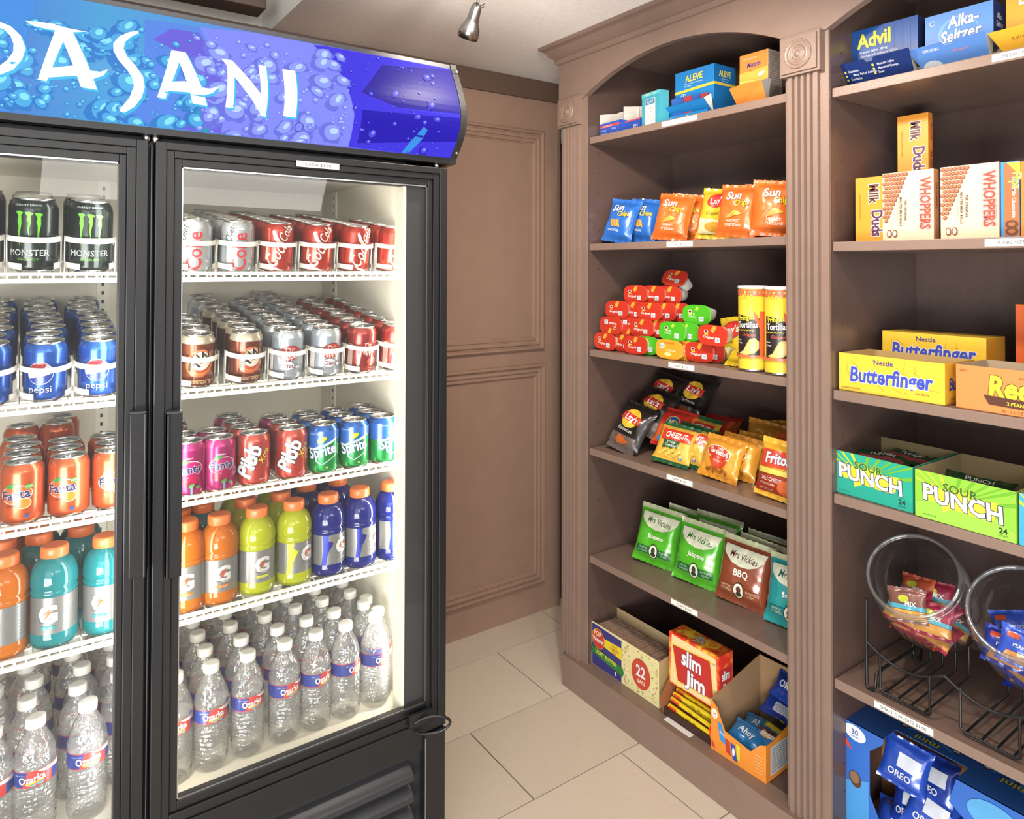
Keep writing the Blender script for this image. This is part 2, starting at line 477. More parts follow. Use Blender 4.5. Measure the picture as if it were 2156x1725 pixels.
b = MB(); b.box(BX+.03, BK-.012, Y3-.11, Y0, .078, .0985, BROWN_SHADED); bk(b, 'bottom_board')
# dust holes for shelf pins on the side panels
hole_m = mt('#241a15', r=.9)
b = MB()
for ys, sg in ((Y0-.0005, 1), (Y2-.0005, 1)):
    z = .18
    while z < 2.0:
        for x in (BX+.05, BK-.07):
            b.poly([(x+.0022*math.cos(a*PI/4), ys, z+.0022*math.sin(a*PI/4)) for a in range(8)], hole_m)
        z += .064
o = bk(b, 'shelf_pin_holes'); tag(o, kind='stuff')
# fluted pilasters
def pilaster(yl, yr, z0, z1):
    n = 4; W = yl-yr; P = [(yl, BX+.004), (yl, BX-.014)]
    fl = .0085; bay = W/(n+1)
    for k in range(n):
        c = yl-bay*(k+1)
        P += [(c+fl/2, BX-.014), (c+fl*.25, BX-.0065), (c, BX-.0045), (c-fl*.25, BX-.0065), (c-fl/2, BX-.014)]
    P += [(yr, BX-.014), (yr, BX+.004)]
    rows = [[(x, y, z0) for y, x in P], [(x, y, z1) for y, x in P]]
    m = MB(); m.quad_grid(rows, BROWN, False)
    m.poly([(x, y, z1) for y, x in P], BROWN)
    return bk(m, 'pilaster')
def rosette(yc, zc, w_, h_):
    m = MB(); x0, x1 = BX-.028, BX+.003
    m.box(x0+.005, x1, yc-w_/2, yc+w_/2, zc-h_/2, zc+h_/2, BROWN)
    m.box(x0, x0+.006, yc-w_/2+.006, yc+w_/2-.006, zc-h_/2+.006, zc+h_/2-.006, BROWN)
    T = Matrix.Translation((x0, yc, zc)) @ Matrix.Rotation(-PI/2, 4, 'Y')
    prof = [(.0355, 0), (.0350, .003), (.0330, .004), (.0305, .0015), (.0285, .001), (.0265, .0035), (.0235, .0045), (.0205, .0035), (.0185, .0012), (.0155, .001), (.0135, .0035), (.0115, .004), (.0095, .002), (.008, .0035), (.005, .0062), (.0012, .007)]
    m.lathe(prof, BROWN, n=40, T=T, cap0=False)
    return bk(m, 'rosette_block')
pilaster(1.882, 1.796, .1, 1.885); rosette(1.842, 1.926, .108, .096)
pilaster(1.016, .937, .1, 1.868); rosette(.978, 1.910, .104, .096)
for ya, yb in ((1.796, Y0), (1.027, 1.016), (.937, .915)):
    m = MB(); m.box(BX-.004, BX+.005, yb, ya, .1, 1.97, BROWN); bk(m, 'stile')
# arched valances
def valance(ya, yb, zs, zp, yL, yR):
    n = 28; c = (ya+yb)/2; hw = (ya-yb)/2; h = zp-zs
    Rr = (hw*hw+h*h)/(2*h); pts = []
    for i in range(n+1):
        y = ya-(ya-yb)*i/n; pts.append((y, zp-Rr+math.sqrt(Rr*Rr-(y-c)**2)))
    out = [(yL, zs-.0)] + pts + [(yR, zs-.0), (yR, 2.125), (yL, 2.125)]
    m = MB(); m.prism(out, 0, BX-.010, BX+.012, BROWN); return bk(m, 'arched_valance')
valance(1.785, 1.032, 1.962, 2.052, 1.905, 1.02)
valance(.918, .165, 1.955, 2.045, 1.02, .05)
# crown moulding with a return at the wall end
prof = [(0, 2.100), (-.006, 2.102), (-.010, 2.108), (-.013, 2.116), (-.011, 2.119), (-.018, 2.124), (-.026, 2.131), (-.032, 2.139), (-.036, 2.147), (-.042, 2.150), (-.050, 2.153), (-.052, 2.158), (-.052, CEIL+.004), (0, CEIL+.004)]
m = MB(); rows = []
xf = BX-.010; yf = 1.905
for d, z in prof:
    rows.append([(xf+d, -.2, z), (xf+d, yf-d, z), (BK, yf-d, z)])
m.quad_grid(rows, BROWN, False)
bk(m, 'crown_moulding')
b = MB(); b.box(BX, BK, Y3-.1, 1.905, 2.10, CEIL, BROWN); bk(b, 'top_board')
# shelves and price labels
SHELF_M = mt('#6d5a50', r=0.34, bump=0.10, bscale=90, var=0.08, vscale=12, stretch=(1, 5, 1))
SH = [(1.810, 0), (1.457, 0), (1.108, 0), (.784, 0), (.431, 0), (1.797, 1), (1.439, 1), (1.096, 1), (.857, 1), (.434, 1)]
TH = .022
PL = {0: (1390, 1465, 'MEDICINE $1.00'), 1: (1400, 1455, 'CHIPS $1.00'), 2: (1404, 1458, 'CHIPS $1.00'), 3: (1400, 1454, 'CHIPS $1.00'), 4: (1409, 1464, 'CHIPS $1.00'),
      5: (2090, 2230, 'MEDICINE $1.00'), 6: (2072, 2290, 'KING SIZE CANDIES $1.50'), 9: (1834, 1957, 'SMALL CANDIES $1.00')}
PAPER = mt('#cfccc4', r=.8)
for i, (z, bay) in enumerate(SH):
    ya, yb = BAYS[bay]; yb -= 0
    m = MB(); m.box(BX+.008, BK-.013, ya+.004, yb-.001, z, z+TH, SHELF_M, mats={'-x': BROWN})
    o = bk(m, 'shelf', bevel=.0015)
    if i in PL:
        a, c, t = PL[i]; yA, yB = ycol(a, BX), ycol(c, BX)
        yc, w_ = (yA+yB)/2, yA-yB
        m = MB(); m.box(-w_/2, w_/2, -.0006, 0, .004, .0185, PAPER)
        l = m.build('price_label'); l.rotation_euler = (0, 0, -PI/2); l.location = (BX+.0075, yc, z); l.parent = o; l.matrix_parent_inverse = o.matrix_world.inverted()
        P = Pr(front(-.0006), step=.0001, base=.0002); P.text(t, 0, .008, .0068, '#3a3632', sx=min(1.1, w_*.8/(.0068*.72*len(t)))); 
        p = P.build('price_print', l)
        # lettering joins its label as one mesh
        bm = bmesh.new(); bm.from_mesh(l.data); k0 = len(l.data.materials); l.data.materials.append(p.data.materials[0])
        me2 = p.data.copy()
        for f in me2.polygons: f.material_index = k0
        bm.from_mesh(me2); bm.to_mesh(l.data); bm.free(); bpy.data.objects.remove(p)
# label on the base board
yA, yB = ycol(1400, 1.541, 1520), ycol(1455, 1.541, 1548)
m = MB(); m.box(BX-.006, BX+.012, yB, yA, .1002, .1010, PAPER); bk(m, 'price_label')

# ================================================================== COOLER
DY = 1.42        # door face
FXR = .812       # right edge of the doors
SPLIT = .1975    # gap between the doors
LX0 = SPLIT-(FXR-SPLIT)
BODY_B = 2.15
cool = empty('drinks_cooler', ((LX0+FXR)/2, 1.75, 0)); tag(cool, 'black two-door glass drinks cooler with a lit blue sign across its top', 'refrigerator')
CI = Matrix.Translation((-(LX0+FXR)/2, -1.75, 0))
def ck(mb, name, bevel=0, label=None):
    o = mb.build(name, None, bevel); o.parent = cool; o.matrix_parent_inverse = CI
    if label: o['label'] = label
    return o
IXR, IXL = .745, LX0+.09
FLX = .7205
IYF, IYB = 1.475, 2.055
IZ0, IZ1 = .385, 1.615
# outer body as shells round the white liner
b = MB()
b.box(LX0, LX0+.05, 1.455, BODY_B, .05, 1.86, BLACK); b.box(FXR-.05, FXR-.004, 1.455, BODY_B, .05, 1.86, BLACK)
b.box(LX0, FXR-.004, BODY_B-.03, BODY_B, .05, 1.86, BLACK); b.box(LX0, FXR-.004, 1.455, BODY_B, 1.83, 1.86, BLACK)
b.box(LX0, FXR-.004, 1.455, BODY_B-.03, .05, .36, BLACK); b.box(LX0, FXR-.004, 1.445, BODY_B-.03, 1.64, 1.87, BLACK)
ck(b, 'outer_case')
b = MB()
b.box(IXL-.02, IXL, IYF, IYB, IZ0-.02, IZ1+.02, LINER); b.box(IXR, IXR+.016, IYF, IYB, IZ0-.02, IZ1+.02, LINER)
b.box(IXL, IXR, IYB, IYB+.02, IZ0-.02, IZ1+.02, LINER)
b.box(IXL, IXR, IYF-.0, IYB, IZ0-.04, IZ0, LINER); b.box(IXL, IXR, IYF, IYB, IZ1, IZ1+.02, LINER)
ck(b, 'white_liner')
# frame of the opening (front flange), black outside, white rim inside
b = MB()
b.box(FLX, FXR-.006, 1.452, IYF, .36, 1.64, BLACK2); b.box(LX0+.004, IXL, 1.452, IYF, .36, 1.64, BLACK2)
b.box(SPLIT-.045, SPLIT+.045, 1.455, 1.477, .36, 1.64, BLACK2)
b.box(LX0+.004, FXR-.006, 1.452, IYF, 1.585, 1.64, BLACK2); b.box(LX0+.004, FXR-.006, 1.452, IYF, .36, .388, BLACK2)
ck(b, 'front_flange')
b = MB()
for x in (FLX, SPLIT+.047):
    b.box(x-.007, x, 1.448, 1.49, .389, 1.584, mt('#dcd8c4', r=.35))
for x in (IXL, SPLIT-.047):
    b.box(x, x+.007, 1.448, 1.49, .409, 1.584, mt('#cfcfc4', r=.35))
ck(b, 'white_edge_strip')
# shelf standards (slotted strips) in the corners
b = MB(); std = mt('#dedbcf', r=.35)
for x0, x1, y0, y1 in ((IXR-.004, IXR, 1.935, 1.965), (SPLIT-.035, SPLIT-.008, IYB-.004, IYB), (SPLIT+.008, SPLIT+.035, IYB-.004, IYB)):
    b.box(x0, x1, y0, y1, IZ0, IZ1, std)
    z = IZ0+.02
    while z < IZ1-.02:
        if x1-x0 < .01: b.box(x0-.0004, x0, (y0+y1)/2-.003, (y0+y1)/2+.003, z, z+.009, BLACK2)
        else: b.box((x0+x1)/2-.003, (x0+x1)/2+.003, y0-.0004, y0, z, z+.009, BLACK2)
        z += .022
ck(b, 'slotted_standard')
# light tubes (behind the door posts)
b = MB(); em = mt('#fff6dc', emit=5.0)
for x, y in ((FLX+.012, 1.488), (SPLIT+.030, 1.492), (SPLIT-.030, 1.492)):
    T = Matrix.Translation((x, y, .45)); b.lathe([(.0055, 0), (.0055, 1.09)], em, n=10, T=T)
ck(b, 'light_tube')
light('cooler_tube_light', 'AREA', (FLX+.006, 1.500, 1.0), (.45, 1.80, 1.0), 3.0, FLUO, shape='RECTANGLE', size=.016, size_y=1.15)
light('cooler_tube_light', 'AREA', (SPLIT+.055, 1.478, 1.0), (.45, 1.75, 1.0), 2.1, FLUO, shape='RECTANGLE', size=.03, size_y=1.15)
light('cooler_tube_light', 'AREA', (SPLIT-.055, 1.478, 1.0), (-.05, 1.75, 1.0), 2.0, (.97, .98, 1), shape='RECTANGLE', size=.03, size_y=1.15)

# doors
KA = .85
GLASS = clear_mat('door_glass', (.985, .99, .985), gloss=.55, rough=.0, haze=.012)
def door(x0, x1, z0, z1, glx0, glx1, glz0, glz1, hx0, hx1, hside):
    m = MB(); D = .032
    def ring(a0, a1, c0, c1, b0, b1, d0, d1, y0, y1):
        m.box(a0, b0, y0, y1, c0, c1, BLACK); m.box(b1, a1, y0, y1, c0, c1, BLACK)
        m.box(b0, b1, y0, y1, d1, c1, BLACK); m.box(b0, b1, y0, y1, c0, d0, BLACK)
    s = (glx0-x0); s2 = (x1-glx1); zt = z1-glz1; zb = glz0-z0
    ring(x0, x1, z0, z1, x0+s*.40, x1-s2*.42, z0+zb*.4, z1-zt*.34, DY, DY+D)
    ring(x0+s*.40, x1-s2*.42, z0+zb*.4, z1-zt*.34, x0+s*.70, x1-s2*.75, z0+zb*.72, z1-zt*.66, DY+.004, DY+D)
    ring(x0+s*.70, x1-s2*.75, z0+zb*.72, z1-zt*.66, glx0, glx1, glz0, glz1, DY+.009, DY+D)
    d = ck(m, 'door', bevel=.0012)
    g = MB(); g.box(glx0-.003, glx1+.003, DY+.014, DY+.018, glz0-.003, glz1+.003, GLASS)
    kid(g.build('glass_pane'), d)
    g = MB(); t = .0022
    for y in (DY+.0125,):
        g.box(glx0, glx0+t, y, y+.001, glz0, glz1, ALU); g.box(glx1-t, glx1, y, y+.001, glz0, glz1, mt('#4a4a4a', r=.4))
        g.box(glx0, glx1, y, y+.001, glz0, glz0+t, ALU); g.box(glx0, glx1, y, y+.001, glz1-t*1.3, glz1, ALU)
    kid(g.build('pane_trim'), d)
    g = MB(); hz0, hz1 = at((hx0+hx1)/2+0, 1208, 1, DY).z, at((hx0+hx1)/2, 868, 1, DY).z
    X0, X1 = xcol(hx0, DY), xcol(hx1, DY)
    g.box(X0, X1, DY-.020, DY-.002, hz0, hz1, BLACK); g.box(X0 if hside < 0 else X1-.004, X0+.004 if hside < 0 else X1, DY-.024, DY-.002, hz0, hz1, BLACK)
    g.box(X0, X1, DY-.021, DY-.0, hz1, hz1+.004, mt('#3c3f44', r=.3))
    kid(g.build('door_handle', bevel=.001), d)
    return d
DZ1 = 1.629; DZ0 = .355
GL = dict(glz0=.414, glz1=1.587)
d2 = door(.2035, FXR, DZ0, DZ1, .2495, .7665, .414, 1.587, 349, 381, -1)
d1 = door(LX0, .1915, DZ0, DZ1, LX0+.046, .1465, .414, 1.587, 272, 306, 1)
# price strip stuck to the right door
w0, w1 = xcol(624, DY, 348), xcol(714, DY, 348); zc = at(668, 348, 1, DY).z
m = MB(); m.box(w0, w1, DY-.0008, DY, zc-.006, zc+.0065, PAPER); pl = ck(m, 'price_label')
P = Pr(front(DY-.0008)); P.text('SODA $1.00', (w0+w1)/2, zc-.003, .0065, '#6b6a66', sx=1.2)
kid(P.build('price_print', pl), pl)
# hinge pins between the doors and header
m = MB()
for x in (.19, .205, .79):
    m.lathe([(.006, 0), (.006, .016)], ALU, n=12, T=Matrix.Translation((x, DY+.014, DZ1-.002)))
ck(m, 'hinge_pin')
m = MB(); m.box(.1925, .2025, DY+.018, DY+.03, .36, 1.629, BLACK2); m.box(.1965, .198, DY+.004, DY+.02, .36, 1.62, mt('#3d4148', r=.3)); ck(m, 'door_gap_strip')
# header with its curved sign
HX0, HX1 = LX0-.01, .829
def hprof(t):
    """sign face: t 0 bottom, 1 top -> (y, z)"""
    z = 1.652+(1.860-1.652)*t
    return DY+.004-.052*math.sin(PI*(t*.92+.04))-.006*math.sin(2*PI*t), z
sign_em = bpy.data.materials.new('backlit_sign'); sign_em.use_nodes = True
nt = sign_em.node_tree; bb = nt.nodes['Principled BSDF']
geo = nt.nodes.new('ShaderNodeNewGeometry'); sep = nt.nodes.new('ShaderNodeSeparateXYZ'); mr = nt.nodes.new('ShaderNodeMapRange'); rp = nt.nodes.new('ShaderNodeValToRGB')
nt.links.new(geo.outputs['Position'], sep.inputs[0]); nt.links.new(sep.outputs[0], mr.inputs[0])
mr.inputs[1].default_value = -.03; mr.inputs[2].default_value = .80
nt.links.new(mr.outputs[0], rp.inputs[0])
st = [(0, '#3f7fd0'), (.18, '#3fa3d8'), (.36, '#4a97dd'), (.52, '#6b7fe4'), (.72, '#6d6df0'), (.86, '#4a40d8'), (1, '#2a22a8')]
el = rp.color_ramp.elements; el[0].position = 0; el[0].color = (*lin(st[0][1]), 1); el[1].position = 1; el[1].color = (*lin(st[-1][1]), 1)
for p, c in st[1:-1]:
    e = el.new(p); e.color = (*lin(c), 1)
nt.links.new(rp.outputs[0], bb.inputs['Emission Color']); bb.inputs['Emission Strength'].default_value = .95
bb.inputs['Base Color'].default_value = (.02, .02, .05, 1); bb.inputs['Roughness'].default_value = .3; bb.inputs['Specular IOR Level'].default_value = .15
m = MB(); N = 20
m.quad_grid([[(x, *hprof(i/N)) for x in (HX0+.012, HX1-.012)] for i in range(N+1)], sign_em, True)
sg = ck(m, 'sign_panel')
m = MB(); m.box(HX0+.01, HX1-.01, DY+.03, BODY_B-.06, 1.640, 1.868, BLACK)
m.box(HX0+.004, HX1-.004, DY-.004, DY+.05, 1.640, 1.652, BLACK); m.box(HX0+.004, HX1-.004, DY-.000, DY+.05, 1.860, 1.870, mt('#56565a', r=.35, metal=.6))
ck(m, 'header_case')
ep = [hprof(i/N) for i in range(N+1)]
outl = [(y-.003, z) for y, z in ep]+[(DY+.05, 1.872), (DY+.05, 1.634), (DY-.004, 1.634)]
outl = [(DY-.004, 1.640)]+outl[:N+1]+[(DY-.002, 1.872), (DY+.06, 1.872), (DY+.06, 1.636)]
for a, c in ((HX1-.012, HX1+.004), (HX0-.004, HX0+.012)):
    m = MB(); m.prism(outl, 0, a, c, mt('#2b2b2c', r=.3)); e = ck(m, 'end_cap', bevel=.0008)
m = MB()
for z, y in ((1.664, DY-.014), (1.852, DY-.012)):
    T = Matrix.Translation((HX1-.002, y, z)) @ Matrix.Rotation(PI/2, 4, 'X'); m.lathe([(.0035, -.0), (.0035, .003), (.002, .0038)], ALU, n=12, T=T)
ck(m, 'screw')

def sgn(u, v, off):
    """u = world x, v = height on the curved sign"""
    t = (v-1.652)/(1.860-1.652); y, z = hprof(max(0, min(1, t)))
    return Vector((u, y-off, v))
def spx(zx, zy):
    """a place of the sign as measured on the sign plane"""
    p = at(zx/2.156, zy/2.156, 1, DY-.045); return (p.x, p.z)
CL = (HX0+.013, HX1-.013, 1.6535, 1.8585)
P = Pr(sgn, gu=None, gv=.012, r=.42, emit=.95, step=.00005, base=.0004); P.clip = CL
SL = [0]
def S(pts, h, **k):
    SL[0] += 1; P.poly([spx(*p) for p in pts], h, same=SL[0])
S([(670, 60), (930, 100), (1025, 350), (1025, 660), (540, 640), (620, 400), (660, 200)], '#5a86e0')
S([(920, 130), (985, 290), (1022, 450), (1028, 640), (800, 600), (900, 420), (850, 250), (700, 170), (790, 110)], '#6a62d6')
S([(925, 100), (1460, 150), (1560, 330), (1610, 520), (1622, 720), (1026, 640), (1024, 450), (985, 290)], '#8088f2')
S([(1455, 180), (2100, 250), (2100, 800), (1621, 760), (1608, 520), (1560, 340), (1500, 250)], '#4238dc')
S([(1760, 280), (2100, 300), (2100, 520), (1800, 490), (1640, 420)], '#31289c')
S([(1640, 500), (2100, 540), (2100, 640), (1650, 640)], '#2a1fae')
S([(1835, 735), (1880, 640), (1925, 575), (1945, 590), (1930, 630), (1890, 690), (1875, 740)], '#3a8fe0')
S([(-200, -60), (170, -20), (110, 200), (60, 520), (-200, 520)], '#4a8cdc')
S([(860, 470), (1000, 400), (1020, 560), (940, 590)], '#2c9bb0')
rnd = random.Random(5); DL = [0]
def drop(x, y, s, deep, mid, hi):
    a = rnd.uniform(-40, 40); k = rnd.uniform(.65, 1.0)
    c = spx(x, y); sc = s*.00049
    pts = ell(c[0], c[1], sc, sc*k, 16, a)
    if s > 16:
        pts = [(px+sc*.25*math.sin(7*i/16*PI), pz+sc*.15*math.cos(5*i/16*PI)) for i, (px, pz) in enumerate(pts)]
    DL[0] = (DL[0]+1) % 10; P.poly(pts, deep, same=12+DL[0]*3)
    P.poly(ell(c[0]+sc*.12, c[1]+sc*.14*k, sc*.80, sc*.74*k, 14, a), mid, same=13+DL[0]*3)
    P.poly(ell(c[0]+sc*.25, c[1]+sc*.3*k, sc*.42, sc*.30*k, 12, a+20), hi, same=14+DL[0]*3)
for i in range(560):
    x = rnd.uniform(-700, 2010); lo = 20+x*.13; y = rnd.uniform(lo, lo+510)
    s = rnd.choice([5, 5, 6, 6, 7, 8, 10, 14, 22, 34, 46]) if x < 1600 else rnd.choice([4, 5, 6, 8, 12, 20])
    if x < 900: c = ('#3a7cc6', '#52a8de', '#86dcf2')
    elif x < 1600: c = ('#6a70da', '#8c9af4', '#b6d0fc')
    else: c = ('#2e22a4', '#5048e0', '#7f9cf8')
    drop(x, y, s, *c)
L = [
 [(-160, 60), (-60, 78), (0, 96), (50, 118), (95, 165), (116, 225), (100, 275), (60, 318), (0, 338), (-80, 330), (-150, 300), (-150, 270), (-60, 300), (0, 300), (35, 275), (60, 240), (62, 205), (48, 165), (20, 135), (-20, 118), (-100, 105), (-150, 95)],
 [(-128, 66), (-84, 74), (-88, 318), (-134, 322)],
 [(252, 132), (285, 140), (290, 180), (212, 368), (172, 360)],
 [(252, 132), (330, 138), (442, 406), (368, 394), (282, 178)],
 [(225, 312), (330, 302), (410, 325), (455, 330), (490, 318), (470, 345), (425, 360), (350, 346), (215, 352)],
 [(116, 88), (160, 90), (240, 100), (300, 120), (396, 138), (330, 142), (220, 130), (150, 112)],
 [(634, 127), (590, 136), (545, 158), (515, 195), (514, 232), (535, 275), (572, 318), (598, 355), (607, 392), (590, 440), (560, 475), (548, 492), (572, 500), (615, 478), (645, 440), (656, 398), (646, 350), (612, 302), (575, 258), (560, 220), (570, 186), (600, 158), (636, 140)],
 [(780, 226), (810, 236), (815, 275), (752, 446), (714, 440)],
 [(780, 226), (844, 234), (944, 478), (878, 468), (806, 268)],
 [(745, 376), (835, 372), (900, 398), (950, 406), (988, 396), (965, 424), (925, 434), (850, 420), (738, 412)],
 [(1008, 264), (1056, 272), (1180, 430), (1175, 292), (1210, 300), (1212, 526), (1196, 524), (1060, 352), (1060, 490), (1026, 484), (1030, 300)],
 [(1284, 312), (1342, 320), (1346, 532), (1290, 524)],
]
for pts in L: P.poly([(a+.0035, c-.0035) for a, c in [spx(*p) for p in pts]], '#49b6e6', same=44)
for k, pts in enumerate(L): P.L.append(([spx(*p) for p in pts], [tuple(t) for t in tessellate_polygon([[Vector((*spx(*p), 0)) for p in pts]])], '#ffffff', 47, mt('#ffffff', emit=1.35)))
c = spx(1370, 571); P.poly(ell(c[0], c[1], .009), '#3a3f8a', same=44); P.poly(ell(c[0], c[1], .0075), '#8088f2', same=46); P.L and None; P.text('R', c[0], c[1]-.004, .008, '#3a3f8a')
kid(P.build('sign_print', sg), sg)
# louvred grille under the doors
m = MB(); m.box(LX0, FXR-.004, DY+.02, DY+.04, .06, .352, BLACK2)
m.box(FXR-.055, FXR-.004, DY-.004, DY+.04, .06, .352, BLACK); m.box(LX0, FXR-.02, DY+.005, DY+.035, .315, .352, BLACK)
m.box(FXR-.0555, FXR-.054, DY-.006, DY-.003, .06, .345, ALU)
ck(m, 'grille_frame')
for k in range(6):
    z = .296-k*.046; m = MB(); rows = []
    for t in range(9):
        a = PI*t/8*.9; rows.append([(x, DY+.020-.022*math.sin(a)-.012*(t/8), z-.040*(t/8)) for x in (LX0+.01, FXR-.085)])
    m.quad_grid(rows, mt('#2a2a2e', r=.35), True)
    m.quad_grid([[(p[0], p[1]+.004, p[2]) for p in r_] for r_ in rows], mt('#2a2a2e', r=.35), True)
    ck(m, 'louvre')
# looped lock strap by the lower corner
m = MB(); c = at(915, 1520, 1, DY-.012); pts = []
for i in range(15):
    a = R(-150+i*(300/14)); pts.append((c.x-.012+.040*math.cos(a)*1.0, DY-.020-.014*math.cos(a*1.1), c.z+.019*math.sin(a)))
m.tube(pts, .0032, BLACK, n=8)
m.box(c.x-.060, c.x-.004, DY-.008, DY-.001, c.z+.002, c.z+.030, BLACK)
ck(m, 'door_latch')
m = MB(); m.tube([(xcol(866, DY-.03, 1720), DY-.03, at(866, 1720, 1, DY-.03).z), (xcol(862, DY-.03, 1708), DY-.031, at(862, 1708, 1, DY-.03).z)], .0009, mt('#b7a24a', r=.3, metal=.9)); 

# cooler shelves: name -> front-edge height; tilt for the gravity glides
TILT = R(7.4)
CS = {'a': (1.371, TILT), 'b': (1.141, TILT), 'c': (.930, 0.0), 'd': (.700, 0.0)}
RAILH = .0125
YF = 1.505
def cshelf(x0, x1, key):
    z, tilt = CS[key]
    T = Matrix.Translation((0, YF, z)) @ Matrix.Rotation(tilt, 4, 'X')
    m = MB(); n = int((x1-x0)/.024)
    for i in range(n+1):
        x = x0+(x1-x0)*i/n
        m.box(x-.0012, x+.0012, .004, IYB-YF-.012, RAILH-.0035, RAILH-.0012, WHITEP, T=T)
    for y in (.05, .25, .46): m.box(x0, x1, y, y+.004, RAILH-.007, RAILH-.0036, WHITEP, T=T)
    o = ck(m, 'wire_shelf')
    m = MB(); m.box(x0, x1, -.004, .003, .0135, .0185, WHITEP, T=T); m.box(x0, x1, -.004, .003, 0, .008, WHITEP, T=T)
    n = int((x1-x0)/.0165)
    for i in range(n+1):
        x = x0+(x1-x0)*i/n; m.box(x-.0016, x+.0016, -.003, .002, .004, .0165, WHITEP, T=T)
    kid(m.build('front_rail'), o)
    return o, T
shelves = {}
for side_, (x0, x1) in (('R', (SPLIT+.045, IXR-.004)), ('L', (LX0+.1, SPLIT-.045))):
    for k in CS: shelves[side_+k] = cshelf(x0, x1, k)
# can glides: side walls, an upper band and two short lower arms in front of each lane
GL_M = mt('#e9e6dc', r=.3)
gl_clear = clear_mat('glide_plastic', (.93, .94, .93), gloss=.8, rough=.1, haze=.35)
def glide_mesh(w_, zt):
    m = MB(); r_ = .040; hw = w_/2-.003
    def band(z0, z1, a0, a1, mat):
        rows = []; n = 14
        for zz in (z0, z1):
            rows.append([(hw*math.sin(R(a0+(a1-a0)*i/n)), .046-.052*math.cos(R(a0+(a1-a0)*i/n)), zz) for i in range(n+1)])
        m.quad_grid(rows, mat, True)
        rows2 = [[(p[0]*.97, p[1]+.0016, p[2]) for p in r] for r in rows]
        m.quad_grid(rows2, mat, True)
        m.quad_grid([rows[1], rows2[1]], mat, True); m.quad_grid([rows[0], rows2[0]], mat, True)
    band(zt, zt+.0095, -90, 90, GL_M)
    band(.012, .0225, -90, -28, GL_M); band(.012, .0225, 46, 90, GL_M)
    for s_ in (-1, 1):
        m.box(s_*hw-.0008, s_*hw+.0008, .040, .052, .0, zt+.0095, GL_M)
        m.box(s_*hw-.0005, s_*hw+.0005, .052, .47, .0, zt-.01, gl_clear)
    return m.mesh('can_glide')
gm = glide_mesh(.0877, .060)

# ================================================================== DRINKS
KA = .70
CR, CH = .0338, .109
ORD = ['front', 'second', 'third', 'fourth', 'fifth', 'sixth', 'seventh', 'eighth', 'ninth', 'tenth']
def can_mesh(body, neck, Rr=CR, H=CH, base=None, name='can'):
    m = MB(); bm_ = mt(body, r=.26, metal=.55, coat=.3); nm = mt(neck, r=.26, metal=.6, coat=.3)
    m.lathe([(Rr*.76, 0, TIN), (Rr*.80, H*.012, TIN), (Rr*.97, H*.06, bm_), (Rr, H*.095, bm_), (Rr, H*.84, nm), (Rr*.985, H*.87, nm), (Rr*.90, H*.93, nm), (Rr*.83, H*.968, nm)], nm, n=36, cap1=False)
    return m.mesh(name)
def lid_mesh(Rr=CR, H=CH):
    m = MB()
    m.lathe([(Rr*.83, H*.966), (Rr*.855, H*.978), (Rr*.865, H*.992), (Rr*.85, H), (Rr*.81, H), (Rr*.785, H*.985), (Rr*.77, H*.958), (Rr*.70, H*.955), (Rr*.68, H*.965), (Rr*.3, H*.966)], TIN, n=32, cap0=False)
    return m.mesh('lid')
def tab_mesh(Rr=CR, H=CH):
    m = MB(); z = H*.968
    def ringp(a, b_, z_, cx): return [(cx+a*math.cos(2*PI*i/14), b_*math.sin(2*PI*i/14), z_) for i in range(14)]
    for cx, a, b_ in ((-.003, .0075, .0052),):
        m.quad_grid([ringp(a, b_, z, cx), ringp(a, b_, z+.0012, cx), ringp(a*.6, b_*.55, z+.0012, cx-.001), ringp(a*.6, b_*.55, z, cx-.001)], TIN, False, closed_u=True)
    m.lathe([(.0018, z), (.0018, z+.0022)], TIN, n=10, T=Matrix.Translation((.001, 0, 0)))
    e = [(.0115+.006*math.cos(2*PI*i/14), .0068*math.sin(2*PI*i/14), z+.0003) for i in range(14)]
    m.poly(e, mt('#8f9090', r=.3, metal=1)); return m.mesh('pull_tab')
LID, TAB = lid_mesh(), tab_mesh()
LIDM, TABM = lid_mesh(.037, .136), tab_mesh(.037, .136)

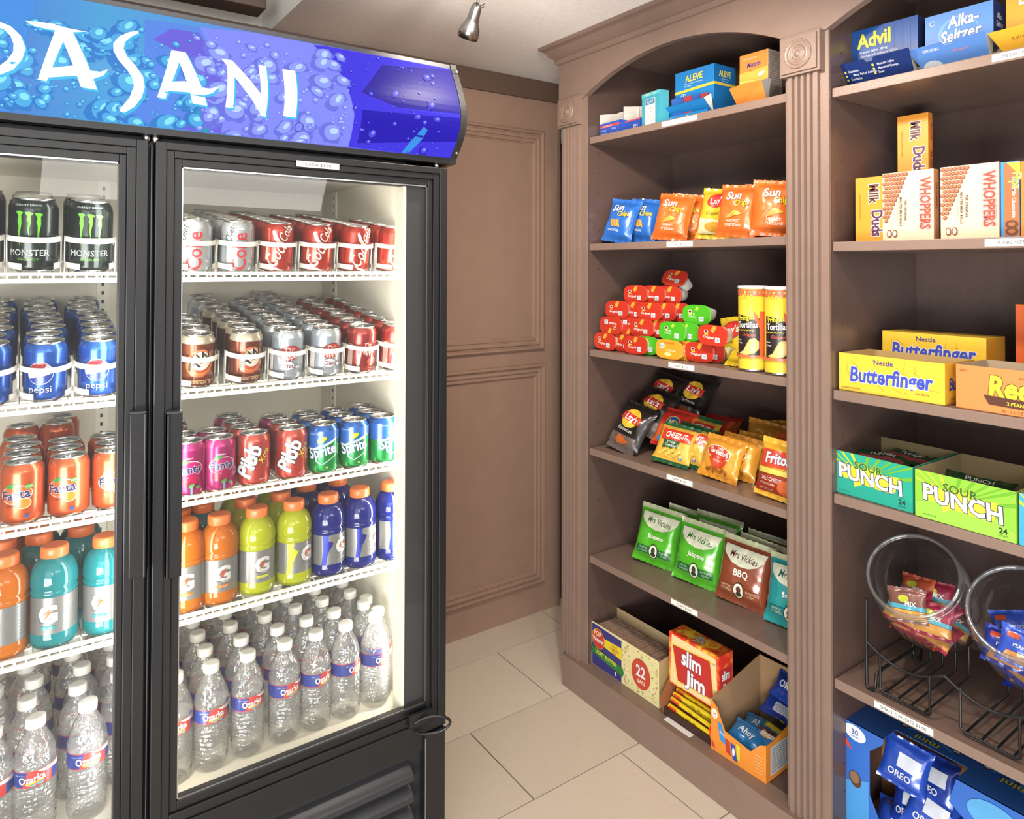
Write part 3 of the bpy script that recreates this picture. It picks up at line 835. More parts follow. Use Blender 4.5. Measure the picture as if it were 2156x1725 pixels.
def script_cola(P, x, y, h, c):   # flowing white script with long tails, read upward
    P.text('Coca-Cola', x, y, h, c, rot=90, shear=.35, sx=.92, bold=.025)
def pr_can(k, Rr=CR):
    P = Pr(cyl(Rr), gu=.0045, r=.3, metal=.15, coat=.3)
    if k == 'cola_red':
        P.text('Coca', .004, .036, .030, '#f4f1ea', rot=62, shear=.35, sx=.66, bold=.02)
        P.text('Cola', .020, .082, .022, '#f4f1ea', rot=62, shear=.35, sx=.62, bold=.02)
        P.poly([(-.020, .020), (-.013, .010), (.004, .0065), (.012, .010), (.003, .0105), (-.008, .014)], '#f4f1ea')
        P.poly([(-.016, .090), (-.011, .094), (-.005, .080), (.004, .066), (.014, .056), (.010, .054), (-.002, .062), (-.012, .076)], '#f4f1ea')
        P.poly([(-.030, .030), (-.027, .030), (-.023, .050), (-.026, .062), (-.029, .050)], '#f6c9b8')
    elif k == 'cola_diet':
        P.text('Coke', .016, .047, .030, '#d9363f', rot=90, sx=.86, bold=.03)
        P.text('Diet', -.012, .080, .015, '#23272b', rot=78, shear=.3, sx=.9)
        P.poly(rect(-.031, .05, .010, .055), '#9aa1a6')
    elif k == 'root_beer':
        P.poly(ell(.003, .053, .0265, .029, rot=-35), '#d2622f'); P.poly(ell(.004, .055, .023, .0245, rot=-35), '#e9a06c')
        P.poly(ell(.004, .055, .0215, .0235, rot=-35), '#b9502a'); P.poly(ell(.005, .058, .018, .019, rot=-35), '#efe6d4')
        P.text('A', -.007, .042, .026, '#2e1d14', rot=22, bold=.03); P.text('W', .0145, .056, .023, '#2e1d14', rot=22, bold=.03, sx=.8)
        P.poly(ell(.0042, .056, .0042), '#d2622f'); P.text('&', .0042, .0535, .0055, '#efe6d4')
        P.poly(rect(-.0, .018, .062, .0016), '#d8a070'); P.text('ROOT BEER', 0, .012, .0042, '#e7cba6')
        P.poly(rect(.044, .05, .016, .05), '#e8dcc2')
    elif k in ('pepper_diet', 'pepper_red'):
        P.poly(ell(.002, .061, .0235, .0165, rot=12), '#8d2a2c'); P.poly(ell(.002, .061, .0220, .0150, rot=12), '#d5413c' if k == 'pepper_diet' else '#b8302c')
        P.text('Dr', .003, .0625, .012, '#f5efe6', rot=8, bold=.03); P.text('Pepper', .003, .0485, .0135, '#f5efe6', rot=8, sx=.72, bold=.03)
        if k == 'pepper_diet':
            P.poly(ell(-.001, .034, .0145, .0105), '#7c3f50'); P.poly(ell(-.001, .034, .0136, .0096), '#dfe5ea'); P.text('Diet', -.001, .0295, .0098, '#8f2340', bold=.03, shear=.1)
            P.poly(ell(.020, .031, .006, .0045), '#8d5a66'); P.poly(ell(.020, .031, .0052, .0037), '#cfd8df')
        else:
            P.poly([(-.022, .048), (-.014, .048), (-.018, .012), (-.024, .012)], '#d8cbb8')
            P.poly(ell(.012, .030, .012, .010), '#c65148')
        P.text('12 FL OZ', .012, .014, .0030, '#7a6b6b' if k == 'pepper_diet' else '#e8d8cc')
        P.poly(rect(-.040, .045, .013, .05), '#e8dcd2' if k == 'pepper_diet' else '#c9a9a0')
    elif k in ('orange_soda', 'berry_soda'):
        o = k == 'orange_soda'
        P.poly(ell(.000, .056, .0255, .0165, rot=6), '#f2ece2'); P.poly(ell(.000, .056, .0243, .0152, rot=6), '#e8602a' if o else '#b01f6a')
        P.poly(ell(-.008, .071, .0085, .0040, rot=12), '#3c8f3a')
        P.text('Fanta', .000, .0485, .0165, '#27306e', rot=6, sx=.92, bold=.05, out='#f2ece2', ow=.05)
        if o:
            P.poly(ell(.012, .040, .0115, .0095, rot=10), '#f4e2b8'); P.poly(ell(.012, .040, .0100, .0080, rot=10), '#e98a2e')
            P.poly(rect(.020, .069, .012, .008, 8), '#4c9a3c'); P.text('100%', .020, .067, .0040, '#e8f0c8', rot=8)
            P.text('ORANGE', -.004, .0335, .0040, '#5a2a18', rot=-4)
            P.poly(rect(.016, .018, .006, .006), '#3d5a9a')
        else:
            for x, y, s_, c in ((-.010, .034, .009, '#8e1440'), (.008, .037, .010, '#a0184a'), (.0, .026, .006, '#7c1038')): P.poly(ell(x, y, s_), c)
            P.poly(ell(.004, .024, .0055, .0036, rot=30), '#4c9a3c'); P.poly(ell(.016, .020, .004, .003), '#4c9a3c'); P.poly(rect(.004, .015, .004, .016), '#6fa0b8')
            P.text('CHERRY', -.002, .0765, .0035, '#f2dfe6')
    elif k == 'spiced_cherry':
        P.text('Pibb', -.002, .048, .034, '#e9ecec', rot=66, sx=.86, bold=.07, out='#20242c', ow=.07)
        P.text('Xtra', .020, .060, .013, '#e6d23a', rot=62, bold=.02, shear=.2)
        P.text('12 FL OZ', .012, .014, .0030, '#f0c8c0')
    elif k == 'lemon_lime':
        P.poly([(-.104, .060), (-.034, .058), (0, .063), (.034, .077), (.06, .072), (.104, .060), (.104, .0955), (-.104, .0955)], '#2767c0')
        P.poly([(-.034, .056), (-.020, .054), (0, .060), (.020, .068), (.034, .075), (.034, .0795), (.020, .0735), (0, .0655), (-.020, .059), (-.034, .061)], '#d8eef2')
        P.poly(ell(.000, .076, .0125, .0065, rot=24), '#1f7a3c'); P.poly(ell(-.0005, .077, .0110, .0052, rot=24), '#cfd22c')
        P.text('Sprite', .002, .042, .0235, '#f4f7f7', rot=12, sx=.80, bold=.05, out='#1c4f9a', ow=.07)
        P.poly([(-.014, .030), (.0, .022), (.030, .040), (.030, .042), (.0, .0245), (-.014, .033)], '#bfe6cf')
        P.text('CAFFEINE FREE', -.018, .089, .0026, '#cfe4f2'); P.poly(rect(.010, .017, .0045, .0035), '#c6d24a')
    elif k == 'cola_blue':
        P.poly(ell(0, .055, .0205), '#f1f3f6'); 
        P.poly(ell(0, .055, .0195, a0=10, a1=178), '#d8424a'); P.poly(ell(0, .055, .0195, a0=196, a1=362), '#1b3f9a')
        P.poly([(-.0193, .054), (-.008, .0535), (.004, .060), (.010, .0715), (.0165, .066), (.0195, .0555), (.012, .0525), (.0, .049), (-.0175, .0462)], '#f1f3f6')
        P.poly([(-.0195, .0465), (-.017, .0458), (.004, .0505), (.0195, .0530), (.0192, .051), (.004, .0475), (-.016, .0435)], '#1b3f9a')
        P.text('pepsi', 0, .0205, .0125, '#e9edf2', sx=1.02)
    elif k == 'energy':
        for x0, top_, l_ in ((-.014, .112, .062), (.001, .111, .046), (.0155, .110, .058)):
            pts = [(x0-.006, top_), (x0+.0015, top_+.001), (x0+.007, top_-.002), (x0+.0035, top_-.006), (x0+.004, top_-l_*.35), (x0+.0015, top_-l_*.6), (x0+.001, top_-l_), (x0-.0015, top_-l_*.7), (x0-.001, top_-l_*.4), (x0-.003, top_-l_*.3), (x0-.0015, top_-.008)]
            P.poly(pts, '#6fc82e')
        P.text('MONSTER', 0, .034, .0115, '#d7dcd8', sx=.92); P.text('ENERGY', .001, .0255, .0042, '#6fb43a', sx=1.5)
        P.text('ENERGY DRINK', 0, .122, .0036, '#b8c0bc', sx=1.2)
    return P
CANS = {
 'cola_red': ('#c8402e', '#c8402e', 'red cola can with white script'),
 'cola_diet': ('#c3c8ca', '#cfd3d4', 'silver and red diet cola can'),
 'root_beer': ('#7a3a20', '#d6cab0', 'brown root beer can'),
 'pepper_diet': ('#bcc6d0', '#ccd4da', 'pale silver diet pepper soda can'),
 'pepper_red': ('#a83a34', '#b5463e', 'maroon pepper soda can'),
 'orange_soda': ('#d9602e', '#dd6a38', 'orange fruit soda can'),
 'berry_soda': ('#b0246e', '#c43a80', 'magenta cherry soda can'),
 'spiced_cherry': ('#c94a40', '#d0584a', 'coral red spiced soda can'),
 'lemon_lime': ('#1f9a4c', '#2a6ac2', 'green lemon lime soda can'),
 'cola_blue': ('#1f55b4', '#2c66c4', 'blue cola can with round emblem'),
 'energy': ('#16241f', '#16241f', 'black and green energy drink can'),
}
_CP = {}
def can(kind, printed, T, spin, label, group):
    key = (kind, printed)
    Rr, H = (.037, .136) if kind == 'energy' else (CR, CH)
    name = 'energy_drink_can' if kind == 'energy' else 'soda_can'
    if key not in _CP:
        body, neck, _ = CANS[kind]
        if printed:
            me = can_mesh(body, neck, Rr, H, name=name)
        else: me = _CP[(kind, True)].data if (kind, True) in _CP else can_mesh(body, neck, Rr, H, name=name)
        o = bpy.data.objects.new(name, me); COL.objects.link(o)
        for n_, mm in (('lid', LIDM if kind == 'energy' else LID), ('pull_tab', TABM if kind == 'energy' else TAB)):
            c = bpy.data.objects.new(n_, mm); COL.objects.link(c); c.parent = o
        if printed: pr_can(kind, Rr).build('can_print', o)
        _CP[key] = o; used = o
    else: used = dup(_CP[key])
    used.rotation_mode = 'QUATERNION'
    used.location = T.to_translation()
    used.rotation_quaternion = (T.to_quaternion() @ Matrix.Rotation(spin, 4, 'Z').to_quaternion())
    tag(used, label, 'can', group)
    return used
rr = random.Random(3)
def lane(shelf, x, rows, kinds, lane_txt, group, spin=0, jit=.0, pitch=.0682, y0=.0, printed=None, skip=()):
    """kinds: kind of the front can, or a list of kinds front to back"""
    o, T = shelves[shelf]
    for i in range(rows):
        if i in skip: continue
        k = kinds if isinstance(kinds, str) else kinds[min(i, len(kinds)-1)]
        pitch_ = .0745 if k == 'energy' else pitch
        dx = (rr.uniform(-1, 1)*jit) if i else 0
        M = T @ Matrix.Translation((x+dx, .045+y0+i*pitch_, RAILH))
        pr = (i < 2) if printed is None else printed
        lab = CANS[k][2]+', '+('front' if i == 0 else ORD[i])+' one in the '+lane_txt
        can(k, pr, M, spin if i == 0 else rr.uniform(-PI, PI), lab, group)
def glide(shelf, x):
    o, T = shelves[shelf]
    g = bpy.data.objects.new('can_glide', gm); COL.objects.link(g); g.parent = o
    g.matrix_basis = T @ Matrix.Translation((x, 0, RAILH-.001))
LN = ['first', 'second', 'third', 'fourth', 'fifth', 'sixth', 'seventh']
# right side, top shelf
xsC = [xcol(p, 1.55, 520) for p in (407, 497.5, 581, 664.5, 742.6, 822)]
for i, x in enumerate(xsC):
    k = 'cola_diet' if i < 2 else 'cola_red'
    lane('Ra', x, [5, 6, 6, 5, 6, 4][i], k, LN[i]+' lane from the centre post', 'cola cans on the top shelf of the right cooler side', spin=R([-14, -10, -8, -8, 14, 14][i]), jit=.006)
    glide('Ra', x)
# second shelf
xsD = [xcol(p, 1.55, 760) for p in (413, 514.6, 601.6, 681, 756, 826)]
kd = [['root_beer', 'root_beer', 'root_beer', 'root_beer'], ['root_beer', 'root_beer', 'root_beer', 'root_beer', 'root_beer', 'root_beer', 'pepper_diet', 'pepper_diet'],
      ['pepper_diet']*7, ['pepper_diet']*5+['pepper_diet']*4, ['pepper_red']*7, ['pepper_red']*7]
for i, x in enumerate(xsD):
    ks = kd[i]
    lane('Rb', x, len(ks), ks, LN[i]+' lane from the centre post', 'soda cans on the second shelf of the right cooler side', spin=R([-6, 0, -12, 0, 4, 8][i]), jit=.007, pitch=.064)
    glide('Rb', x)
# third shelf, no glides
xsE = [xcol(p, 1.54, 930) for p in (397, 462, 535, 615, 682, 746, 806)]
ke = [['berry_soda']*4+['spiced_cherry'], ['berry_soda']*2, ['spiced_cherry']*3+['berry_soda'], ['spiced_cherry']*2+['berry_soda'], ['lemon_lime']*3, ['lemon_lime']*3, ['lemon_lime']*3]
for i, x in enumerate(xsE):
    ks = ke[i]
    lane('Rc', x, len(ks), ks, LN[i]+' row from the centre post', 'fruit soda cans on the third shelf of the right cooler side', spin=R([-6, -2, -4, 2, -24, -20, 16][i]), jit=.007, y0=-.006)
# left side
xm = [xcol(p, 1.555, 500) for p in (-50, 72, 189)]
LL = ['outermost lane', 'middle lane', 'lane beside the centre post']
for i, x in enumerate(xm):
    lane('La', x, 4, 'energy', LL[i], 'energy drink cans on the top shelf', spin=R([-20, -16, -6][i]), jit=.004, y0=.004); glide('La', x)
xp = [xcol(p, 1.55, 780) for p in (-22, 96, 207)]
for i, x in enumerate(xp):
    lane('Lb', x, 8, 'cola_blue', LL[i], 'blue cola cans on the second shelf of the left cooler side', spin=R([-20, -16, -10][i]), jit=.008, pitch=.064); glide('Lb', x)
xo = [xcol(p, 1.55, 1030) for p in (48, 145, 236)]
LR = ['outermost orange row', 'middle orange row', 'orange row beside the centre post']
for i, x in enumerate(xo):
    lane('Lc', x, [6, 7, 3][i], 'orange_soda', LR[i], 'orange soda cans on the third shelf', spin=R([-18, -22, -4][i]), jit=.009, skip=[(4,), (3, 4), ()][i])

# bottles ---------------------------------------------------------
def gat_print(Rr, k, alt):
    P = Pr(cyl(Rr), gu=.005, r=.3, metal=.5)
    z0, z1 = .029, .094
    P.poly([(-.062, z0), (.062, z0), (.062, z1), (-.062, z1)], '#8f908e')
    P.poly([(-.055, z0+.004), (-.036, z0+.004), (-.036, z1-.004), (-.055, z1-.004)], '#8e8f8c')
    for i in range(9): P.poly(rect(.050, z0+.012+i*.006, .018, .0012), '#6f706e', same=i > 0)
    if alt:
        P.poly([(-.034, z1), (-.020, z1), (-.022, z1-.012), (-.010, z1-.018), (-.022, z0+.025), (-.026, z0), (-.036, z0), (-.032, z1-.03)], k)
        cx, cy = .010, .068
    else: cx, cy = .000, .066
    P.text('G', cx, cy-.0155, .031, '#f3f3f1', bold=.10, out='#55585c', ow=.02)
    P.poly([(cx+.009, cy+.013), (cx-.006, cy+.0), (cx-.001, cy+.0), (cx-.008, cy-.013), (cx+.006, cy+.002), (cx+.001, cy+.003)], '#e2592c')
    P.poly(rect(cx, z0+.012, .024, .0055), k if not alt else '#8f9290'); P.text('THIRST QUENCHER', cx, z0+.021, .0024, '#55575a'); 
    P.text('FL OZ', cx, z0+.010, .0035, '#f3f3f1')
    return P
GCOL = {'orange': ('#f58a22', 'orange'), 'yellow': ('#dde62a', 'yellow green'), 'navy': ('#1d2f98', 'dark blue'), 'teal': ('#2aa7ad', 'teal')}
_GP = {}
CAPO = mt('#ee7a3c', r=.35)
def sports(kind, alt=False, lab=True):
    key = (kind, alt)
    if key in _GP: return dup(_GP[key])
    Rr = .0385; m = MB(); jm = juice_mat('juice_'+kind, GCOL[kind][0])
    m.lathe([(Rr*.72, 0), (Rr*.93, .004), (Rr, .012), (Rr, .026), (Rr*.965, .030), (Rr*.965, .100), (Rr, .103), (Rr*.985, .107), (Rr*.93, .110), (Rr*.985, .114), (Rr*1.0, .120), (Rr*.99, .130), (Rr*.95, .140), (Rr*.87, .149), (Rr*.75, .157), (Rr*.60, .1625), (Rr*.52, .1645), (Rr*.50, .168)], jm, n=36)
    for i_, v_ in enumerate(m.v): m.v[i_] = (v_[0], v_[1], v_[2]*.95)
    o = m.build('sports_drink_bottle')
    m = MB(); m.lathe([(Rr*.57, .1655), (Rr*.59, .167), (Rr*.585, .181), (Rr*.56, .1845), (Rr*.50, .186), (Rr*.42, .1860), (Rr*.40, .1855)], CAPO, n=48, ribs=1, ribd=.0005)
    for i_, v_ in enumerate(m.v): m.v[i_] = (v_[0], v_[1], v_[2]*.95)
    m.build('cap', o)
    P = gat_print(Rr*.965, GCOL[kind][0], alt); P.build('wrap_label', o, label='silver wrap label with a large white G')
    _GP[key] = o; return o
def put_sports(shelf, x, y, kind, label, spin=0, alt=False):
    o_, T = shelves[shelf]; o = sports(kind, alt)
    o.location = (T @ Vector((x, y, RAILH))); o.rotation_euler = (0, 0, spin)
    tag(o, label, 'bottle', 'sports drink bottles on the fourth shelf'); return o
xg = [xcol(p, 1.552, 1160) for p in (392, 461, 540, 618, 690, 756, 822)]
kg = ['orange', 'orange', 'yellow', 'yellow', 'navy', 'navy', 'navy']
for i, x in enumerate(xg):
    nm_ = GCOL[kg[i]][1]
    put_sports('Rd', x, .046, kg[i], f'{nm_} sports drink, front one in the {LN[i]} row from the post, right cooler side', spin=R([-10, 0, 4, 14, 14, 20, 24][i]), alt=kg[i] != 'orange' and i != 2)
back = [['orange', 'orange'], ['teal', 'teal'], ['yellow', 'yellow'], ['yellow', 'yellow'], ['navy', 'navy'], ['navy', 'navy'], []]
for i, x in enumerate(xg):
    for j, k in enumerate(back[i]):
        dx = [0, -.012, -.004, -.006, -.012, -.01, 0][i]; dy = .046+.0765*(j+1)+(.035 if i in (4, 5) else 0)+(.02 if i == 1 else 0)
        put_sports('Rd', x+dx, dy, k, f'{GCOL[k][1]} sports drink, {ORD[j+1]} in the {LN[i]} row from the post, right cooler side', spin=rr.uniform(-1, 1))
xl = [xcol(p, 1.552, 1250) for p in (8, 114, 222)]
kl = ['orange', 'teal', 'teal']
for i, x in enumerate(xl):
    put_sports('Ld', x, .046, kl[i], f'{GCOL[kl[i]][1]} sports drink at the front, {["outermost", "middle", "nearest the centre post"][i]} on the left cooler side', spin=R([-30, -16, -18][i]))
for i, (x, y, k) in enumerate([(xl[0]-.004, .13, 'orange'), (xl[1]-.022, .135, 'teal'), (xl[2]-.035, .135, 'teal'), (xl[1]-.02, .215, 'teal'), (xl[2]-.03, .215, 'teal'), (xl[0], .21, 'orange')]):
    put_sports('Ld', x, y, k, f'{GCOL[k][1]} sports drink standing {["behind the outermost front bottle", "behind the middle front bottle", "behind the bottle beside the post", "third in the middle row", "third in the row beside the post", "third in the outermost row"][i]}', spin=rr.uniform(-1, 1))

WATER = clear_mat('clear_bottle', (.995, .998, .995), gloss=2.0, rough=.05, haze=.12, bump=.7, bscale=60, edge=.2)
def film_back(m):
    # the wrap is printed film: its inner side is pale and lets light through
    if m.name.startswith('film_'): return m
    n_ = 'film_'+m.name
    if n_ in bpy.data.materials: return bpy.data.materials[n_]
    c = m.copy(); c.name = n_; nt = c.node_tree; out = nt.nodes['Material Output']; pb = nt.nodes['Principled BSDF']
    g = nt.nodes.new('ShaderNodeNewGeometry'); t = nt.nodes.new('ShaderNodeBsdfTransparent'); d = nt.nodes.new('ShaderNodeBsdfDiffuse'); d.inputs[0].default_value = (.75, .76, .74, 1)
    a = nt.nodes.new('ShaderNodeMixShader'); a.inputs[0].default_value = .16; b_ = nt.nodes.new('ShaderNodeMixShader')
    L_ = nt.links.new; L_(t.outputs[0], a.inputs[1]); L_(d.outputs[0], a.inputs[2]); L_(g.outputs['Backfacing'], b_.inputs[0]); L_(pb.outputs[0], b_.inputs[1]); L_(a.outputs[0], b_.inputs[2]); L_(b_.outputs[0], out.inputs[0])
    return c
def water_bottle(printed):
    key = ('w', printed)
    if key in _GP: return dup(_GP[key])
    Rr = .0334; m = MB(); pr = [(Rr*.70, 0), (Rr*.88, .003), (Rr*.97, .010), (Rr, .018)]
    z = .022
    while z < .086:
        pr += [(Rr*.985, z), (Rr*.925, z+.0030), (Rr*.995, z+.0062)]; z += .0088
    pr += [(Rr*.94, .090), (Rr*.955, .095), (Rr*.985, .098), (Rr*.985, .126), (Rr, .129), (Rr*.99, .136), (Rr*.93, .147), (Rr*.80, .160), (Rr*.62, .172), (Rr*.46, .182), (Rr*.40, .1865), (Rr*.40, .190)]
    m.lathe(pr, WATER, n=28)
    o = m.build('water_bottle')
    m = MB(); m.lathe([(.0152, .1885), (.0158, .190), (.0158, .2035), (.0148, .2052), (.0100, .2056)], mt('#eeece4', r=.4), n=40, ribs=1, ribd=.0004); m.build('cap', o)
    if printed:
        P = Pr(cyl(Rr*.985), gu=.005, r=.3); z0, z1 = .0985, .1265
        c2 = PI*Rr*.985
        P.poly([(-c2, z0), (c2, z0), (c2, z1), (-c2, z1)], '#c63f3c'); P.poly([(-c2+.002, z0+.0012), (c2-.002, z0+.0012), (c2-.002, z1-.0012), (-c2+.002, z1-.0012)], '#2c3f8e')
        P.poly([(-.004, z1-.0012), (.034, z1-.0012), (.034, z0+.0012), (-.012, z0+.0012)], '#c8403c')
        P.poly([(.010, z1-.0012), (.060, z1-.0012), (.060, z1-.011), (.020, z1-.006)], '#e9e4dc')
        P.poly([(-.005, z0+.004), (.022, z0+.007), (.018, z0+.0015), (.010, z0+.0045), (.006, z0+.0012), (.000, z0+.003)], '#58b0b8')
        P.poly([(-.007, z0+.0065), (.020, z0+.011), (.021, z0+.0088), (-.006, z0+.0045)], '#e8c83a')
        P.text('Ozarka', .003, z0+.0090, .0125, '#f4f2ee', rot=6, sx=.80, bold=.05, out='#7a2830', ow=.06)
        P.text('Made in Texas', -.016, z1-.0065, .0022, '#c8d4e8')
    else:
        P = Pr(cyl(Rr*.985), gu=.008, r=.3); z0, z1 = .099, .1255; c2 = PI*Rr*.985
        P.poly([(-c2, z0), (c2, z0), (c2, z1), (-c2, z1)], '#c8403c'); P.poly([(-c2+.002, z0+.0012), (0, z0+.0012), (.01, z1-.0012), (-c2+.002, z1-.0012)], '#2c3f8e')
        P.poly([(.03, z0+.006), (.07, z0+.006), (.07, z1-.004), (.03, z1-.004)], '#e4dfd6')
    wl = P.build('wrap_label', o, label='blue and red wrap label')
    for i_, mm in enumerate(wl.data.materials): wl.data.materials[i_] = film_back(mm)
    _GP[key] = o; return o
def put_water(x, y, label, spin, printed):
    o = water_bottle(printed); o.location = (x, y, IZ0); o.rotation_euler = (0, 0, spin)
    tag(o, label, 'bottle', 'clear water bottles on the cooler floor')
xw = [xcol(p, 1.56, 1500) for p in (366, 442, 518, 595, 660, 722, 783, 838)]
for i, x in enumerate(xw[:]):
    if x > IXR-.035: x = IXR-.036
    for j in range(6):
        if i == 7 and j > 1: continue
        if i == 0 and j == 0: pass
        y = 1.545+j*.072+(.02 if i == 7 else 0)
        lab = ('front' if j == 0 else ORD[j])+f' water bottle of the {(LN+["eighth"])[i]} row from the centre post, right cooler side'
        put_water(x+rr.uniform(-.003, .003)*(j > 0)+(.002 if j % 2 else -.001), y, lab, R([-10, -8, -2, 0, 10, 24, 12, 40][i]) if j == 0 else rr.uniform(-PI, PI), j == 0)
xw = [xcol(p, 1.55, 1600) for p in (-18, 74, 183)]
xw.append(xw[-1]+(xw[-1]-xw[-2])*.98)
for i, x in enumerate(xw):
    for j in range(6):
        if i == 3 and j == 0: continue
        dx = -.012*(j % 2) if i < 3 else -.02
        if x+dx > SPLIT-.047-.034 and False: continue
        lab = ('front' if j == 0 else ORD[j])+f' water bottle, {["outermost row", "second row in from the edge", "third row in from the edge", "row tucked by the centre post"][i]}, left cooler side'
        put_water(x+dx, 1.542+j*.0725, lab, R([-20, -14, -6, 0][i]) if j == 0 else rr.uniform(-PI, PI), j == 0)

# ================================================================== SNACKS
RZ = -PI/2
def place(o, x, y, z, rz=0.0, tilt=0.0, roll=0.0):
    """front of the thing looks out of the bookcase; tilt leans it back, roll turns it in its own plane"""
    o.rotation_mode = 'QUATERNION'
    q = Matrix.Rotation(RZ+rz, 3, 'Z') @ Matrix.Rotation(-tilt, 3, 'X') @ Matrix.Rotation(roll, 3, 'Y')
    o.rotation_quaternion = q.to_quaternion(); o.location = (x, y, z)
    return o

def bag(w_, h, t, col, seed, seal=.013, crumple=.0035, back=None, metal=.15, seal_col=None, pinch=.07, top_only=False):
    """pillow bag standing on its bottom seal: x across, z up, front towards -y"""
    rn = random.Random(seed); ox = Vector((rn.uniform(0, 50), rn.uniform(0, 50), rn.uniform(0, 50)))
    m0 = mt(col, r=.24, metal=metal, coat=.3); m1 = mt(back or col, r=.3, metal=metal, coat=.2)
    ms = mt(seal_col or col, r=.3, metal=metal, coat=.2)
    cr = [(rn.uniform(-.5, .5)*w_, rn.choice([0, 1])*h*rn.uniform(.95, 1), rn.uniform(-.9, .9), rn.uniform(.4, .9)) for _ in range(7)]
    def S(u, v, side):
        vv = min(max((v-seal)/(h-2*seal), 0), 1)
        a = max(0, 1-abs(2*u/w_)**3.2); b_ = max(0, 1-abs(2*vv-1)**3.0)
        body = (a**.55)*(b_**.62)
        d = t/2*body
        n = noise.noise(Vector((u*38, v*30, 0))+ox)*1.0+noise.noise(Vector((u*90, v*70, 3))+ox)*.45
        fold = 0
        for cx, cv, an, am in cr:
            s_ = (u-cx)*math.cos(an)+(v-cv)*math.sin(an)*.35
            fold += am*math.exp(-(s_/.006)**2)*(1-min(1, abs(v-cv)/(h*.55)))
        d += crumple*(n-.9*fold)*min(1, body*2.2+.05)
        if vv <= 0 or vv >= 1: d = .0006+.0016*math.sin(u*260+seed)*(1 if side < 0 else -1)
        x = u*(1-pinch*(b_**.8))
        ywave = .006*noise.noise(Vector((u*14, v*10, 9))+ox)
        return Vector((x, ywave+(-d if side < 0 else d), v))
    m = MB(); nu, nv = 16, 22
    vs_ = [0, seal*.5, seal*.98]+[seal+(h-2*seal)*i/(nv) for i in range(1, nv)]+[h-seal*.98, h-seal*.5, h]
    us = [-w_/2+w_*i/nu for i in range(nu+1)]
    for side, mm in ((-1, m0), (1, m1)):
        rows = [[S(u, v, side) for u in us] for v in vs_]
        rows[0] = [Vector((p.x, p.y, p.z+(.0015 if i % 2 else 0))) for i, p in enumerate(rows[0])]
        rows[-1] = [Vector((p.x, p.y, p.z-(.0015 if i % 2 else 0))) for i, p in enumerate(rows[-1])]
        m.quad_grid(rows, mm, True)
    # seal colours
    if seal_col:
        i = m.mi(ms); nface = 0
        per = nu; nr = len(vs_)-1
        for sd in range(2):
            for r_ in range(nr):
                if (r_ < 2 and not top_only) or r_ >= nr-2:
                    for c in range(per): m.m[sd*nr*per+r_*per+c] = i
    o = m.build('snack_bag')
    P = Pr(lambda u, v, off: S(u, v, -1)+Vector((0, -off*1.4, 0)), gu=.0065, gv=.0065, r=.26, metal=metal*.5, coat=.3, base=.0012, step=.00022)
    return o, P

def sun_chips(col, seed, w_=.118, h=.150):
    o, P = bag(w_, h, .05, col, seed, metal=.1)
    P.text('Sun', -.010, .103, .024, '#f6f3ea', rot=4, shear=.15, sx=.95, bold=.05, out='#5a2c18' if col != '#2f6fc8' else '#1a3c86', ow=.04)
    P.text('Chips', .018, .086, .017, '#f0c832', rot=6, shear=.1, sx=.85, bold=.05, out='#4a2a12', ow=.05)
    if col == '#2f6fc8':
        for i in range(5): P.poly(rect(-.018+i*.007, .058+.002*(i % 2), .0055, .026, 25), '#e79a36')
        P.text('ORIGINAL', -.006, .032, .0075, '#e8f0f8', sx=.95)
    else:
        P.poly([(-.020, .055), (-.002, .072), (.010, .070), (.024, .062), (.010, .058), (-.004, .055)], '#eeb04a')
        P.poly([(-.026, .048), (-.010, .062), (.004, .064), (-.006, .052)], '#e29a3c')
        P.text('HARVEST', 0, .039, .0078, '#f8e8d8', sx=.95); P.text('CHEDDAR', 0, .028, .0078, '#f8e8d8', sx=.95)
    return o, P
def done(o, P, label, group=None, cat='snack bag', pname='bag_print'):
    P.build(pname, o); tag(o, label, cat, group); return o
def yz(px, py, X): q = at(px, py, 0, X); return q.y, q.z

# --- bay one, shelf 2: crisps
Z2 = 1.457+TH+.001
def row2(px_l, px_r, X): return (ycol(px_l, X, 500)+ycol(px_r, X, 500))/2
BL, OR_ = '#2f6fc8', '#e2702c'
sets = [(BL, 1250, 1345, 1.60, .150, .32, 'blue wavy chips bag with golden chips picture, nearest the left side panel', 0.0),
        (BL, 1300, 1388, 1.655, .150, .30, 'second blue chips bag, half hidden behind the first blue one', .10),
        (BL, 1335, 1402, 1.70, .150, .26, 'third blue chips bag, only its right edge showing', .15),
        (OR_, 1362, 1454, 1.61, .142, .30, 'orange cheddar chips bag standing right of the blue bags', .05),
        (OR_, 1400, 1482, 1.665, .142, .24, 'orange chips bag close behind the first orange bag', .2),
        ('Y', 1462, 1545, 1.665, .118, .26, 'yellow and white potato chips bag between the orange bags', .05),
        (OR_, 1500, 1595, 1.60, .140, .20, 'orange cheddar chips bag in front of the yellow bag', -.02),
        (OR_, 1563, 1640, 1.66, .118, .16, 'orange chips bag right of the yellow bag, second from the front', .05),
        (OR_, 1590, 1668, 1.62, .118, .10, 'orange chips bag partly hidden by the middle pilaster', .3),
        (OR_, 1600, 1675, 1.71, .118, .05, 'orange chips bag at the back beside the divider', .2)]
